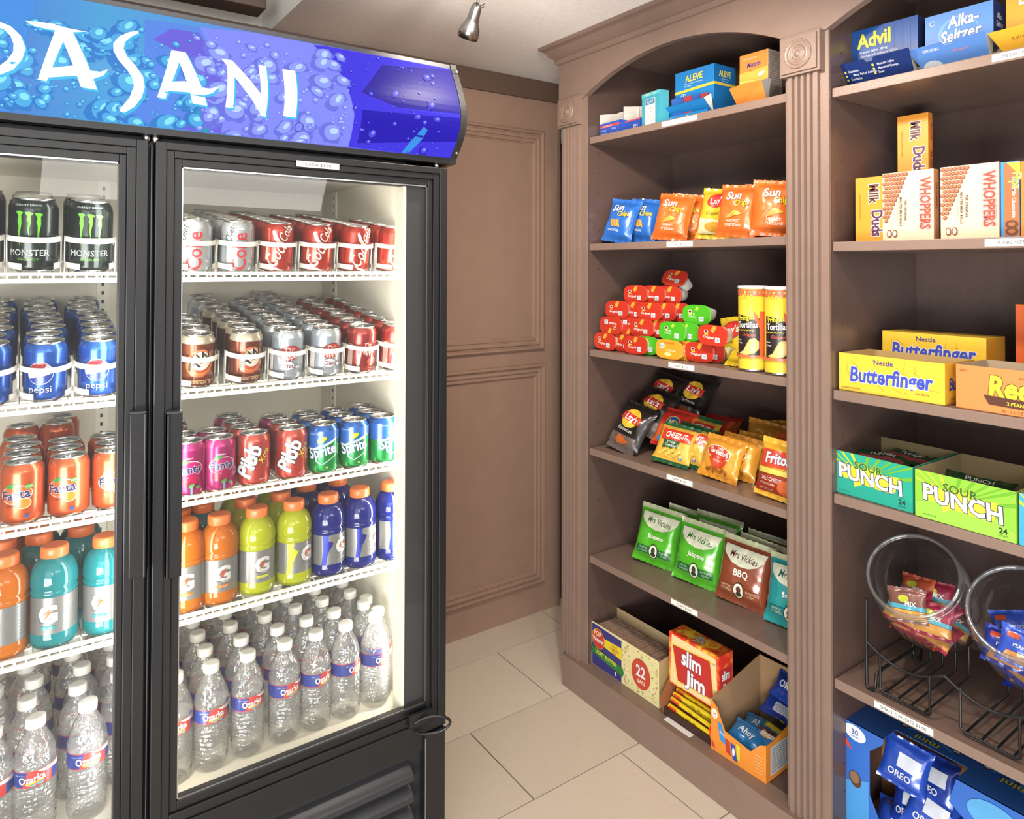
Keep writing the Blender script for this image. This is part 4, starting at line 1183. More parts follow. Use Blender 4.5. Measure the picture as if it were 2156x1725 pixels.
for i, (c, a, b_, X, w_, lean, lab, rz) in enumerate(sets):
    if c == 'Y':
        o, P = bag(.118, .158, .05, '#e8c434', 60+i); P.poly([(-.05, .06), (.05, .05), (.05, .015), (-.05, .015)], '#f0e4b4')
        P.poly(ell(0, .115, .035, .022, rot=12), '#d6392e'); P.text("Lay's", 0, .106, .018, '#f6f3ea', rot=10, bold=.04); P.text('Original', -.01, .070, .010, '#6b4a18', shear=.3); P.poly(ell(.0, .035, .03, .014), '#d9a03a')
    else: o, P = sun_chips(c, 40+i)
    done(o, P, lab, 'chips bags on the second shelf')
    y = max((ycol(a, X, 500)+ycol(b_, X, 500))/2, Y1+.058)
    place(o, X, y, Z2+.002, rz=rz+.26, tilt=lean*.9, roll=.15-.01*i)

# --- bay one, shelf 3: snack tubs, tall cans
Z3 = 1.108+TH+.0005
def tub_meshes(col, kind):
    W, H2, D = .048, .0288, .055
    def ring(sx, sz, y, wob=0):
        out = []
        for i in range(28):
            a = 2*PI*i/28; c, s_ = math.cos(a), math.sin(a); e = .62
            out.append((sx*math.copysign(abs(c)**e, c), y+wob*math.sin(3*a), sz*math.copysign(abs(s_)**e, s_)))
        return out
    m = MB(); rim = [ring(W*.93, H2*.93, .001), ring(W*.93, H2*.93, .004), ring(W*.84, H2*.84, .005), ring(W*.80, H2*.78, .020, .001), ring(W*.74, H2*.70, .044, .003), ring(W*.66, H2*.60, D, .004)]
    m.quad_grid(rim, mt('#e6e2d8', r=.4), True, closed_u=True); m.poly(rim[-1], mt('#e6e2d8', r=.4))
    body = m.mesh('snack_tub')
    m = MB(); q = [ring(W*.96, H2*.97, .0), ring(W, H2, .0008), ring(W, H2, .0018), ring(W*.9, H2*.9, .0022)]
    m.quad_grid(q, mt(col, r=.3, metal=.1), False, closed_u=True); m.poly(q[0], mt(col, r=.3, metal=.1)); m.poly(q[-1], mt(col, r=.3, metal=.1))
    lid = m.mesh('foil_lid')
    return body, lid
def tub_print(kind):
    P = Pr(lambda u, v, off: Vector((u*1.22, -off, v*1.15)), r=.3)
    if kind == 'red': P.poly([(-.006, .011), (.000, .022), (.010, .0225), (.006, .012), (.001, .006)], '#e8a03a'); P.text('Original', -.010, -.008, .0062, '#f6efe4', rot=-4, bold=.03)
    elif kind == 'green': P.poly([(-.004, .012), (.002, .022), (.007, .016), (.002, .010)], '#b4dc4a'); P.text('SOUR', -.012, -.001, .0048, '#e6f6d8', rot=-4); P.text('CREAM', -.012, -.0075, .0048, '#e6f6d8', rot=-4)
    else: P.text('CHEDDAR', .006, -.004, .0045, '#fff3d8'); P.poly(ell(-.002, -.012, .010, .005), '#f4d48a'); P.poly(rect(.0, .0165, .03, .003), '#e06a2c')
    P.poly(ell(-.017, .008, .0052, .0042), '#f2e6da'); P.poly(ell(-.017, .008, .0038, .0029), '#6a2018')
    P.poly(rect(-.016, .0015, .010, .0022), '#f0d048')
    bx = .014 if kind != 'yellow' else -.020
    by = -.010 if kind != 'yellow' else .008
    P.poly(rect(bx, by, .0125, .0115), '#eef0f0')
    for i in range(5): P.poly(rect(bx-.0042+i*.0021, by, .0011, .0085), '#3c6f80', same=i > 0)
    return P
_TB = {}
TC = {'red': '#c83a28', 'green': '#4fb428', 'yellow': '#eda22e'}
def tub(kind):
    if kind in _TB: return dup(_TB[kind])
    b_, l_ = tub_meshes(TC[kind], kind)
    o = bpy.data.objects.new('snack_tub', b_); COL.objects.link(o)
    c = bpy.data.objects.new('foil_lid', l_); COL.objects.link(c); c.parent = o
    p = tub_print(kind).build('lid_print', o); p.location = (0, 0, 0)
    _TB[kind] = o; return o
# photo places of the lids: px, py, colour, depth row, extra roll
T_ = [(1266, 715, 'red', 0, 0, 'at the left end of the bottom row'), (1308, 718, 'red', 1, 0, 'wedged behind the two front red ones in the bottom row'), (1337, 719, 'red', 0, 0, 'second at the front of the bottom row'),
      (1360, 716, 'green', 1, 0, 'bottom row, behind the second red one'), (1408, 723, 'yellow', 0, .05, 'first of the two yellow ones at the front'), (1436, 721, 'yellow', 1, .05, 'second yellow one, just behind the first'),
      (1472, 720, 'red', 1, 0, 'right of the yellow ones in the bottom row'), (1495, 720, 'red', 2, 0, 'at the right end of the bottom row'),
      (1285, 678, 'red', 0, PI, 'upside down in the second row from the bottom'), (1325, 681, 'red', 1, PI, 'second of the second row, mostly hidden by its neighbour'), (1350, 677, 'red', 1, 0, 'third in the second row from the bottom'), (1378, 676, 'red', 2, 0, 'fourth in the second row, behind the green lid'),
      (1415, 674, 'green', 0, 0, 'bright green one at the front of the second row'), (1443, 673, 'green', 1, 0, 'second green one in the second row'), (1468, 672, 'green', 2, 0, 'third green one in the second row, behind the others'), (1500, 681, 'red', 0, 0, 'beside the yellow chips bag'),
      (1298, 636, 'red', 0, 0, 'at the left end of the third row'), (1331, 636, 'red', 1, 0, 'second in the third row'), (1366, 635, 'red', 1, 0, 'third in the third row'), (1396, 635, 'red', 2, 0, 'fourth in the third row'), (1425, 632, 'red', 3, 0, 'fifth in the third row, left of the top green one'),
      (1466, 633, 'green', 1, 0, 'top green one, right end of the third row'),
      (1337, 598, 'red', 1, 0, 'left one of the fourth row'), (1374, 597, 'red', 2, 0, 'middle one of the fourth row'), (1408, 597, 'red', 3, 0, 'right one of the fourth row'), (1420, 571, 'red', 3, .15, 'single one tilted on top of the pile')]
ROWY = {0: 0.0, 1: .0535, 2: .107, 3: .150}
for i, (px, py, k, dr, roll, where) in enumerate(T_):
    lvl = 0 if py > 700 else 1 if py > 655 else 2 if py > 615 else 3 if py > 585 else 4
    X = [1.570, 1.578, 1.590, 1.600, 1.615][lvl]+ {0: 0, 1: .028, 2: .056, 3: .084}[dr]*.8
    y = ycol(px, X, py); z = Z3+.0292+lvl*.0512+(.002 if lvl else 0)
    o = tub(k); top_ = lvl == 4
    place(o, X, min(y, Y0-.050), z+(.003 if top_ else 0), rz=.10+rr.uniform(-.04, .04), tilt=(.55 if top_ else rr.uniform(.0, .04)), roll=roll+rr.uniform(-.04, .04)+(.0 if not top_ else 0))
    tag(o, f'{k} lidded snack tub, {where}', 'snack tub', 'snack tubs piled on their sides')
# yellow chips bags beside the cans
o, P = bag(.11, .135, .045, '#ecc92e', 71); P.poly(ell(.006, .095, .034, .027, rot=8), '#8d2f6a'); P.poly(ell(.006, .095, .031, .0245, rot=8), '#d23a2c'); P.text("Lay's", .006, .086, .020, '#f6f3ea', rot=6, bold=.05)
P.text('Classic', -.004, .055, .011, '#6b5a18', shear=.3); P.poly([(-.04, .015), (-.035, .04), (0, .048), (.03, .035), (.04, .012)], '#e9dfa4'); P.poly(ell(-.024, .030, .013, .012), '#b5813c')
done(o, P, 'yellow classic potato chips bag leaning left of the tall cans'); place(o, 1.64, ycol(1556, 1.64, 740)+.012, Z3+.001, rz=-.1, tilt=.16, roll=-.16)
o, P = bag(.10, .06, .035, '#ecc92e', 72); done(o, P, 'yellow chips bag lying low at the foot of the first tall can'); P = None
place(o, 1.602, ycol(1562, 1.602, 770)+.008, Z3+.001, tilt=.5)
def stack_can():
    Rr, H = .0385, .222; m = MB()
    m.lathe([(Rr*.97, 0, TIN), (Rr, .002, TIN), (Rr, .006, mt('#e9c63a', r=.35)), (Rr*.985, .008, mt('#e9c63a', r=.35)), (Rr*.985, .216)], mt('#e9c63a', r=.35), n=40); o = m.build('tall_chip_can')
    m = MB(); m.lathe([(Rr, .2145), (Rr*1.03, .2155), (Rr*1.03, .221), (Rr*1.0, .222), (Rr*.96, .2222), (Rr*.94, .2205), (0.002, .2205)], mt('#ece6e0', r=.35), n=40, cap0=False); m.build('lid', o)
    P = Pr(cyl(Rr*.985), gu=.005, r=.35)
    P.poly([(-.06, .196), (.06, .196), (.06, .213), (-.06, .213)], '#df6a44'); P.text('NEW!', -.005, .190, .0105, '#e8d23a', bold=.05, out='#7a3418', ow=.05)
    for i in range(8): P.poly(ell(-.042+i*.012, .206, .0025, .0035), '#e8c060' if i % 2 else '#8a9a5a')
    P.poly([(-.030, .148), (.030, .138), (.030, .042), (-.030, .042)], '#2a2022'); P.poly([(.030, .156), (.050, .156), (.050, .042), (.030, .042)], '#e0603a'); P.poly([(.016, .160), (.026, .142), (.034, .118), (.030, .112), (.016, .138)], '#e0603a')
    P.text('Pringles', -.002, .134, .0135, '#f0dc32', rot=8, sx=.72, bold=.04, out='#3a1c14', ow=.05)
    P.text('Tortillas', .000, .114, .0165, '#f4efe8', rot=2, sx=.68, bold=.04, out='#1a1414', ow=.05)
    P.poly([(-.028, .106)]+[(-.028+.0035*i, .106+(.0035 if i % 2 else 0)) for i in range(1, 14)]+[(-.028+.0035*(13-i), .1045+(.0035 if (13-i) % 2 else 0)) for i in range(14)], '#e8cc3a')
    P.text('Original', .004, .092, .0085, '#e2603c', sx=.9)
    P.poly([(-.024, .046), (-.010, .054), (-.002, .070), (.006, .084), (.018, .088), (.028, .078), (.028, .060), (.016, .047), (-.004, .042)], '#e2b45e'); P.poly([(-.018, .047), (-.006, .054), (.002, .069), (.010, .080), (.020, .082), (.024, .072), (.018, .054), (.0, .045)], '#ecc67a')
    P.text('New', -.021, .080, .0045, '#f0ece4'); P.text('Crisp', -.019, .072, .0045, '#f0ece4')
    P.poly([(-.06, .036), (.06, .036), (.06, .043), (-.06, .043)], '#e0704a')
    P.build('can_print', o); return o
sc = stack_can()
for i, (px, lab) in enumerate(((1583, 'tall yellow and black tortilla crisp can, the one fully in view'), (1640, 'tall yellow and black tortilla crisp can next to the middle pilaster'))):
    o = sc if i == 0 else dup(sc)
    X = 1.588; o.location = (X+.006, ycol(px, X, 700), Z3+.0005); o.rotation_euler = (0, 0, RZ+R([14, 22][i])); tag(o, lab, 'chip can', 'tall crisp cans')
    if i: o.location.y = max(o.location.y, Y1+.048)

# --- bay one, shelf 4
Z4 = .784+TH+.001
def lays_bbq(seed):
    o, P = bag(.135, .168, .05, '#2a2523', seed, metal=.25, crumple=.005)
    P.poly([(-.06, .0), (.06, .0), (.052, .05), (-.052, .05)], '#6a5e58'); P.poly(ell(0, .108, .036, .034), '#efc03a'); P.poly([(-.040, .100), (.040, .092), (.042, .118), (-.036, .126)], '#c8342c')
    P.text("Lay's", .001, .099, .021, '#f6f3ea', rot=-4, sx=.95, bold=.05, shear=.1)
    P.text('Barbecue', 0, .062, .0125, '#e6e0d8', sx=.9, rot=-2); P.poly([(-.03, .030), (-.012, .046), (.010, .042), (.032, .030), (.012, .022), (-.014, .020)], '#c8672c')
    return o, P
for i, (px, py, X, zoff, tilt, roll, rz, lab) in enumerate([
        (1306, 905, 1.59, .004, .55, .22, -.05, 'black barbecue chips bag lying lowest at the shelf edge'),
        (1352, 865, 1.66, .052, .62, .20, -.02, 'black barbecue chips bag in the middle of the black pile'),
        (1372, 825, 1.74, .092, .60, .22, 0, 'black barbecue chips bag third up the black pile'),
        (1440, 822, 1.80, .085, .50, .20, .05, 'black barbecue chips bag standing at the back against the wall')]):
    o, P = lays_bbq(80+i); done(o, P, lab, 'black chips bags')
    place(o, X, ycol(px, X, py)+.005, Z4+zoff, rz=rz+.22, tilt=tilt, roll=roll)
def cracker(seed, top_, low_, kind):
    o, P = bag(.125, .132, .036, low_, seed, seal_col=top_, crumple=.003)
    if kind == 'cheese':
        P.poly([(-.05, .105), (.05, .105), (.05, .070), (-.05, .070)], '#d23a26'); P.text('CHEEZ-IT', 0, .078, .019, '#f8f2e8', sx=.66, bold=.06, shear=.1)
        P.poly([(-.036, .070), (.020, .070), (.016, .046), (.006, .050), (0, .040), (-.01, .046), (-.034, .042)], '#1f5a34'); P.text('White', -.010, .060, .0085, '#f8f2e8', shear=.2); P.text('Cheddar', -.008, .049, .0085, '#f8f2e8', shear=.2)
        P.poly(rect(.034, .024, .012, .010), '#4a90d0')
        for i in range(10): P.poly(rect(-.036+i*.008, .026+.006*(i % 3), .010, .008, i*25), '#eec45a')
    else:
        P.poly([(-.05, .115), (.05, .115), (.05, .060), (-.05, .070)], '#c8322a'); P.poly(ell(-.004, .080, .024, .022), '#e8c832'); P.poly(ell(-.004, .080, .0215, .0195), '#2c58a8'); P.text('RITZ', -.004, .073, .015, '#e8dc3a', sx=.75, bold=.05, rot=-4)
        P.poly(ell(.0, .03, .028, .018), '#e8a83a'); P.poly(ell(-.03, .022, .012, .010), '#4a90c8')
    return o, P
for i, (px, py, X, zo, tilt, roll, rz, kd_, lab) in enumerate([
        (1408, 935, 1.60, .004, .62, .10, .0, 'cheese', 'yellow and red cheese cracker bag with a dark green base at the shelf edge'),
        (1437, 940, 1.63, .004, .62, .12, -.1, 'cheese', 'second cheese cracker bag, mostly behind the first'),
        (1452, 912, 1.68, .024, .62, .12, -.05, 'cheese', 'cheese cracker bag with green top behind the front two'),
        (1405, 905, 1.66, .03, .55, .14, 0, 'ritz', 'red and yellow cracker bag with a round blue emblem'),
        (1440, 890, 1.72, .026, .8, .12, 0, 'ritz', 'red cracker bag behind the one with the round emblem'),
        (1480, 872, 1.78, .03, .9, .1, 0, 'ritz', 'dark red cracker bag farthest back in the cracker row'),
        (1500, 868, 1.82, .03, 1.0, .0, 0, 'ritz', 'dark red cracker bag against the back, right of the others')]):
    o, P = cracker(90+i, '#1f5a34' if kd_ == 'cheese' else '#b52c26', '#e9b84a' if kd_ == 'cheese' else '#d8662c', kd_); done(o, P, lab, 'cracker bags')
    place(o, X, ycol(px, X, py), Z4+zo, rz=rz+.30, tilt=tilt, roll=roll)
def peanut(seed, detailed=True):
    o, P = bag(.122, .122, .045, '#e8a23a', seed, crumple=.006, seal_col='#d8902c', pinch=.05)
    P.poly(ell(-.004, .070, .038, .020, rot=-8), '#f6e8d0'); P.poly(ell(-.004, .070, .036, .018, rot=-8), '#c8402a'); P.text("Gardetto's", -.003, .066, .0135, '#f8f2e8', rot=-8, sx=.75, bold=.05, out='#4a1c14', ow=.05)
    P.poly([(-.030, .056), (.030, .052), (.016, .030), (-.014, .028)], '#c8482c'); P.text('Original', 0, .046, .006, '#f4dcc8')
    for i in range(7): P.poly(ell(-.03+i*.01, .020+.004*(i % 2), .007, .004, rot=i*40), '#9a5a22')
    return o, P
for i, (px, py, X, zo, tilt, roll, rz, lab) in enumerate([
        (1508, 968, 1.60, .003, .42, .10, -.1, 'golden snack mix bag with a red oval, at the front of its row'),
        (1545, 955, 1.65, .003, .34, .08, -.15, 'golden snack mix bag second in its row'),
        (1580, 945, 1.70, .003, .30, .04, -.2, 'golden snack mix bag third in its row'),
        (1605, 940, 1.74, .003, .28, .02, -.25, 'golden snack mix bag fourth in its row'),
        (1600, 905, 1.80, .02, .30, .10, -.1, 'golden snack mix bag at the back with its top seal showing'),
        (1632, 898, 1.84, .02, .30, -.1, -.1, 'golden snack mix bag farthest back near the divider')]):
    o, P = peanut(100+i); done(o, P, lab, 'golden snack mix bags'); place(o, X, max(ycol(px, X, py), Y1+.06), Z4+zo, rz=rz+.30, tilt=tilt, roll=roll)
o, P = bag(.12, .145, .045, '#e2622a', 110); P.poly([(-.05, .10), (-.02, .125), (.05, .12), (.055, .085), (0, .075), (-.05, .082)], '#2a1e1a'); P.text('Cheetos', .002, .090, .021, '#eccf3a', rot=4, sx=.8, bold=.06, out='#3a2412', ow=.05)
done(o, P, 'bright orange cheese puff bag behind the corn chip bag'); place(o, 1.68, ycol(1655, 1.68, 930), Z4+.002, tilt=.25, rz=-.1)
o, P = bag(.120, .150, .05, '#eeb438', 111, crumple=.004); P.poly([(-.06, .075), (.06, .085), (.055, .125), (-.05, .12)], '#d2492a'); P.text('Fritos', .0, .090, .027, '#f8f6f2', rot=4, sx=.82, bold=.07, out='#4a3c86', ow=.06)
P.poly([(-.055, .058), (.055, .064), (.055, .015), (-.055, .012)], '#9a3420'); P.poly([(-.055, .074), (.055, .078), (.055, .066), (-.055, .060)], '#f0cf60'); P.text('CHILI CHEESE', -.012, .044, .0105, '#f6eee4', sx=.72); P.text('CORN CHIPS', -.020, .033, .0055, '#f0d8c4'); P.poly(ell(.030, .035, .020, .020), '#c8602c')
P.text('NET WT 1 OZ', -.022, .020, .0045, '#f0d8c4')
done(o, P, 'yellow and red chili cheese corn chip bag at the shelf front near the pilaster'); place(o, 1.585, ycol(1632, 1.585, 1010), Z4+.003, tilt=.22, roll=.10, rz=.15)

# --- bay one, shelf 5: kettle chips
Z5 = .431+TH+.001
def kettle(col, seed, flav, tc):
    o, P = bag(.150, .180, .055, col, seed, seal=.016, seal_col='#b9bd96', metal=.12, top_only=True)
    P.poly([(-.062, .155), (.062, .155), (.060, .136), (.044, .118), (.020, .108), (-.008, .106), (-.034, .112), (-.054, .126), (-.062, .136)], '#dfe0c4')
    P.text('Mrs Vickies', .0, .124, .019, tc, rot=-4, sx=.70, shear=.15, bold=.02)
    P.text(flav, .0, .080, .0135 if len(flav) > 4 else .019, '#f0efe0', sx=.9, bold=.04)
    dk = '#1f6a3c' if col == '#57b52e' else '#9a4a30' if col != '#2a9a9a' else '#1d7a7a'
    P.poly([(-.06, .030), (.06, .030), (.06, .052), (-.06, .052)], dk); P.text('KETTLE', -.038, .043, .006, '#c8e0b8'); P.text('COOKED', -.038, .034, .006, '#c8e0b8'); P.text('POTATO', .038, .043, .006, '#c8e0b8'); P.text('CHIPS', .038, .034, .006, '#c8e0b8')
    P.poly(ell(0, .042, .0165, .022), '#20241f'); P.poly(ell(0, .042, .0145, .0195), '#e9e8d8'); P.poly(ell(0, .045, .007, .010), '#3a4a2a' if col == '#57b52e' else '#5a3a30'); P.poly(ell(.001, .033, .009, .006), '#2c3a22')
    return o, P
GR, BQ, TE = '#57b52e', '#8f4a30', '#2a9a9a'
for i, (px, py, X, w0, tilt, roll, rz, c, lab) in enumerate([
        (1375, 1150, 1.66, 0, .30, .16, .10, GR, 'green jalapeno kettle chips bag, nearest the left side panel'),
        (1432, 1150, 1.72, 0, .28, .12, 0, GR, 'green kettle chips bag standing behind the two front green ones'),
        (1462, 1172, 1.66, 0, .26, .13, .0, GR, 'green jalapeno kettle chips bag, the front one in the middle'),
        (1500, 1140, 1.76, 0, .18, .10, 0, GR, 'green kettle chips bag at the back of the green group'),
        (1556, 1200, 1.66, 0, .24, .12, -.05, BQ, 'brown barbecue kettle chips bag at the front'),
        (1590, 1195, 1.70, 0, .20, .10, -.1, BQ, 'second brown kettle chips bag, just behind the front one'),
        (1612, 1190, 1.75, 0, .16, .08, -.1, BQ, 'third brown kettle chips bag, farthest back'),
        (1688, 1215, 1.66, 0, .2, .05, -.1, TE, 'teal kettle chips bag half hidden by the middle pilaster')]):
    o, P = kettle(c, 120+i, {GR: 'Jalapeno', BQ: 'BBQ', TE: 'Sea Salt'}[c], {GR: '#2f6a2c', BQ: '#5a2418', TE: '#1d5a5a'}[c])
    done(o, P, lab, 'kettle chips bags'); place(o, X, max(ycol(px, X, py), Y1+.070), Z5+.002, rz=rz+.28, tilt=tilt, roll=roll*.7)
o, P = bag(.11, .10, .04, '#c8322a', 131); done(o, P, 'red snack bag showing only a corner by the divider'); place(o, 1.60, Y1+.014, Z5-.0, rz=-.9, tilt=.7)

# ------------------------------------------------------------------ boxes
def cbox(name, w_, h, d, cf, cs=None, ct=None, bev=.0008):
    m = MB(); r_ = dict(r=.42, coat=.15)
    F = mt(cf, **r_); S_ = mt(cs or cf, **r_); T2 = mt(ct or cf, **r_)
    m.box(-w_/2, w_/2, 0, d, 0, h, F, mats={'+x': S_, '-x': S_, '+z': T2, '+y': S_}); return m.build(name, bevel=bev)
def tray(name, w_, d, hf, hb, cf, ci, cs=None, hl=None, hr=None, t=.0012):
    """open carton: front and back walls of their own heights, sloping or level sides"""
    m = MB(); r_ = dict(r=.5, coat=.1); F = mt(cf, **r_); I = mt(ci, r=.85); S_ = mt(cs or cf, **r_)
    m.box(-w_/2, w_/2, 0, d, 0, t, I)
    m.box(-w_/2, w_/2, 0, t, 0, hf, F, mats={'+y': I, '+z': I}); m.box(-w_/2, w_/2, d-t, d, 0, hb, S_, mats={'-y': I, '+z': I})
    for s_, hh in ((-1, hl), (1, hr)):
        x0, x1 = (-w_/2, -w_/2+t) if s_ < 0 else (w_/2-t, w_/2)
        a, c = hh if hh else (hf, hb)
        out, inn = (x0, x1) if s_ < 0 else (x1, x0)
        P4 = [(0, 0), (d, 0), (d, c), (0, a)]
        m.poly([(out, y, z) for y, z in P4], S_); m.poly([(inn, y, z) for y, z in P4], I)
        m.poly([(out, 0, a), (out, d, c), (inn, d, c), (inn, 0, a)], I)
    return m.build(name)
BXG = 'carton'
def Pf(o_, **k): return Pr(front(0), r=.45, coat=.1, **k)
# shelf 1, bay one
ZS1 = 1.810+TH+.0005
o = tray('open_carton', .105, .08, .045, .094, '#2f55b8', '#dcd6cc', hl=(.078, .092), hr=(.045, .045)); P = Pf(o); P.poly([(-.0475, .030), (.0475, .030), (.0475, .038), (-.0475, .038)], '#d24a54'); P.text('PAIN RELIEVER', -.012, .0315, .005, '#f2efe8'); P.text('Caplets', -.03, .018, .006, '#e6e9f4'); P.text('200 mg', .02, .020, .005, '#e6e9f4'); P.text('20 packets', -.028, .008, .005, '#e6e9f4'); P.build('carton_print', o)
tag(o, 'open white-lined blue carton at the left end of the top shelf', BXG); place(o, 1.585, ycol(1284, 1.585, 250), ZS1, rz=-.05)
o = tray('open_carton', .085, .08, .040, .100, '#2f4fae', '#dad4ca', hl=(.09, .10), hr=(.04, .04)); P = Pf(o); P.poly([(-.0425, .036), (.0425, .036), (.0425, .04), (-.0425, .04)], '#d24a54'); P.text('PM', .02, .012, .012, '#e6e9f4'); P.build('carton_print', o)
P = Pr(front(.079), r=.5); P.text('Q', .018, .060, .018, '#2b3f9c', bold=.05); P.text('ASPIRIN FREE', -.006, .050, .004, '#3a3a42'); P.build('back_print', o)
tag(o, 'open blue carton with printed back flap, second from the left on the top shelf', BXG); place(o, 1.60, ycol(1330, 1.60, 250), ZS1, rz=-.1)
o = cbox('medicine_carton', .085, .104, .035, '#3f9fb0', '#4aa8b8'); P = Pf(o); P.poly([(-.0425, .092), (.0425, .092), (.0425, .1035), (-.0425, .1035)], '#5fb6bf'); P.text('ALEVE', -.014, .095, .006, '#f0e38c'); P.text('$1.00', .02, .095, .005, '#e8f0c8')
P.poly([(-.026, .006), (.022, .006), (.022, .084), (-.026, .084)], '#e8e4dc'); P.poly([(-.024, .066), (.020, .066), (.020, .083), (-.024, .083)], '#3a7fb0'); P.text('ALEVE', -.002, .0695, .009, '#f0e38c', sx=.85)
for i in range(7): P.poly(rect(-.002, .058-i*.007, .034, .0014), '#a09a92', same=i > 0)
P.build('carton_print', o); tag(o, 'small teal medicine carton with a white sachet on its front', BXG); place(o, 1.575, ycol(1370, 1.575, 230), ZS1, rz=-.12)
# large blue medicine dispenser
ya, yb = ycol(1424, 1.64, 200), ycol(1506, 1.64, 200); W = ya-yb; D = xcol(1551, yb, 200)-1.64
m = MB(); c1, c2 = mt('#1f7fc4', r=.4, coat=.2), mt('#1d72b4', r=.4, coat=.2)
m.box(-W/2, W/2, 0, D, 0, .158, c1, mats={'+x': c2, '-x': c2}); o = m.build('medicine_dispenser', bevel=.0008)
P = Pf(o); P.poly([(-W/2, .092), (W/2, .098), (W/2, .106), (-W/2, .100)], '#e8c644'); P.text('ALEVE', .0, .124, .020, '#eede4a', rot=2, shear=.05, sx=.85, bold=.05, out='#1d3f86', ow=.05); P.text('naproxen sodium, 220 mg tablets', .0, .116, .0038, '#e8f0f8'); P.text('Pain reliever', -.022, .109, .0042, '#e8f0f8')
P.poly(ell(-.040, .078, .012), '#eef4fa'); P.poly(ell(-.040, .078, .0105), '#1f7fc4'); P.poly(rect(-.040, .078, .016, .0025), '#eef4fa'); P.poly(rect(-.040, .078, .0025, .016), '#eef4fa'); P.build('carton_print', o)
P = Pr(rside(W/2), r=.45); dd = D; P.poly([(0, .098), (dd, .098), (dd, .106), (0, .106)], '#e8c644'); P.text('ALEVE', dd/2, .124, min(.018, dd*.24), '#eede4a', sx=.8, bold=.05); P.text('naproxen sodium', dd/2, .116, .0036, '#e8f0f8'); P.text('Pain reliever', dd/2, .109, .0036, '#e8f0f8'); P.build('side_print', o)
m = MB(); zt = .052
m.poly([(-W/2-.012, -.045, zt-.004), (W/2+.0, -.045, zt), (W/2, -.002, .012), (-W/2-.0, -.002, .012)], c1); m.box(-W/2, W/2, -.030, -.0005, 0, .022, c1)
m.poly([(W/2, -.045, zt), (W/2+.012, -.028, zt+.012), (W/2+.001, -.002, .012)], mt('#cfcac0', r=.8)); m.poly([(-W/2-.012, -.045, zt-.004), (-W/2-.038, -.030, zt-.012), (-W/2-.036, -.022, .004), (-W/2, -.004, .004)], mt('#c9c3b8', r=.8))
f_ = m.build('flap', o); f_['label'] = 'open front flap of the dispenser'
P = Pr(front(-.0305), r=.45); P.text('48', .0, .008, .009, '#f0f4f8', bold=.04); P.text('packets', .022, .010, .004, '#f0f4f8'); P.build('flap_print', o)
tag(o, 'large bright blue medicine dispenser with yellow stripe and open flap', BXG); place(o, 1.635, (ya+yb)/2, ZS1)
for i in range(4):
    m = MB(); m.box(-.022, .022, -.002, .002, 0, .05, mt('#a33b46' if i % 2 else '#2c5aa8', r=.4)); pk = m.build('medicine_sachet'); tag(pk, ['red', 'blue', 'dark red', 'deep blue'][i]+' medicine sachet poking out of the large blue dispenser, '+['leftmost', 'second', 'third', 'rightmost'][i], 'sachet', 'sachets in the blue dispenser')
    place(pk, 1.613+.003*i, (ya+yb)/2+.04-.027*i, ZS1+.0235, tilt=-.12+.04*i)
# orange medicine dispenser
ya, yb = ycol(1566, 1.64, 160), ycol(1626, 1.64, 160); W = ya-yb
m = MB(); c1, c2 = mt('#e98a3a', r=.4, coat=.2), mt('#b9a99c', r=.5)
m.box(-W/2, W/2, 0, .062, 0, .150, c1, mats={'+x': c2}); o = m.build('medicine_dispenser', bevel=.0008)
P = Pf(o); P.poly([(-W/2, .055), (W/2, .055), (W/2, .105), (-W/2, .10)], '#f2b04a'); P.poly([(-W/2, .055), (W/2, .055), (W/2, .07), (-W/2, .08)], '#f6d060'); P.text('Motrin', .0, .112, .014, '#3a2f8a', shear=.2, sx=.8, bold=.05); P.text('for Muscle Pain', -.01, .134, .005, '#fbe6cc'); P.text('200 mg', -.005, .100, .0045, '#7a4a2a'); P.poly(ell(.024, .088, .011, .005, rot=20), '#f8ead8'); P.build('carton_print', o)
P = Pr(rside(W/2), r=.5)
for i in range(22): P.poly(rect(.031, .012+i*.0062, .048, .0018), '#8d8178', same=i > 0)
P.build('side_print', o)
m = MB(); zf = .056
m.poly([(-W/2-.006, -.038, zf), (0, -.040, zf+.004), (W/2, -.030, zf+.006), (W/2, -.001, .0), (-W/2, -.001, .0)], c1)
m.poly([(W/2, -.030, zf+.006), (W/2+.012, -.004, zf+.012), (W/2, -.001, .0)], mt('#8c8784', r=.7)); f_ = m.build('flap', o); f_['label'] = 'orange open flap'
tag(o, 'orange medicine dispenser box beside the middle rosette', BXG); place(o, 1.622, (ya+yb)/2, ZS1)

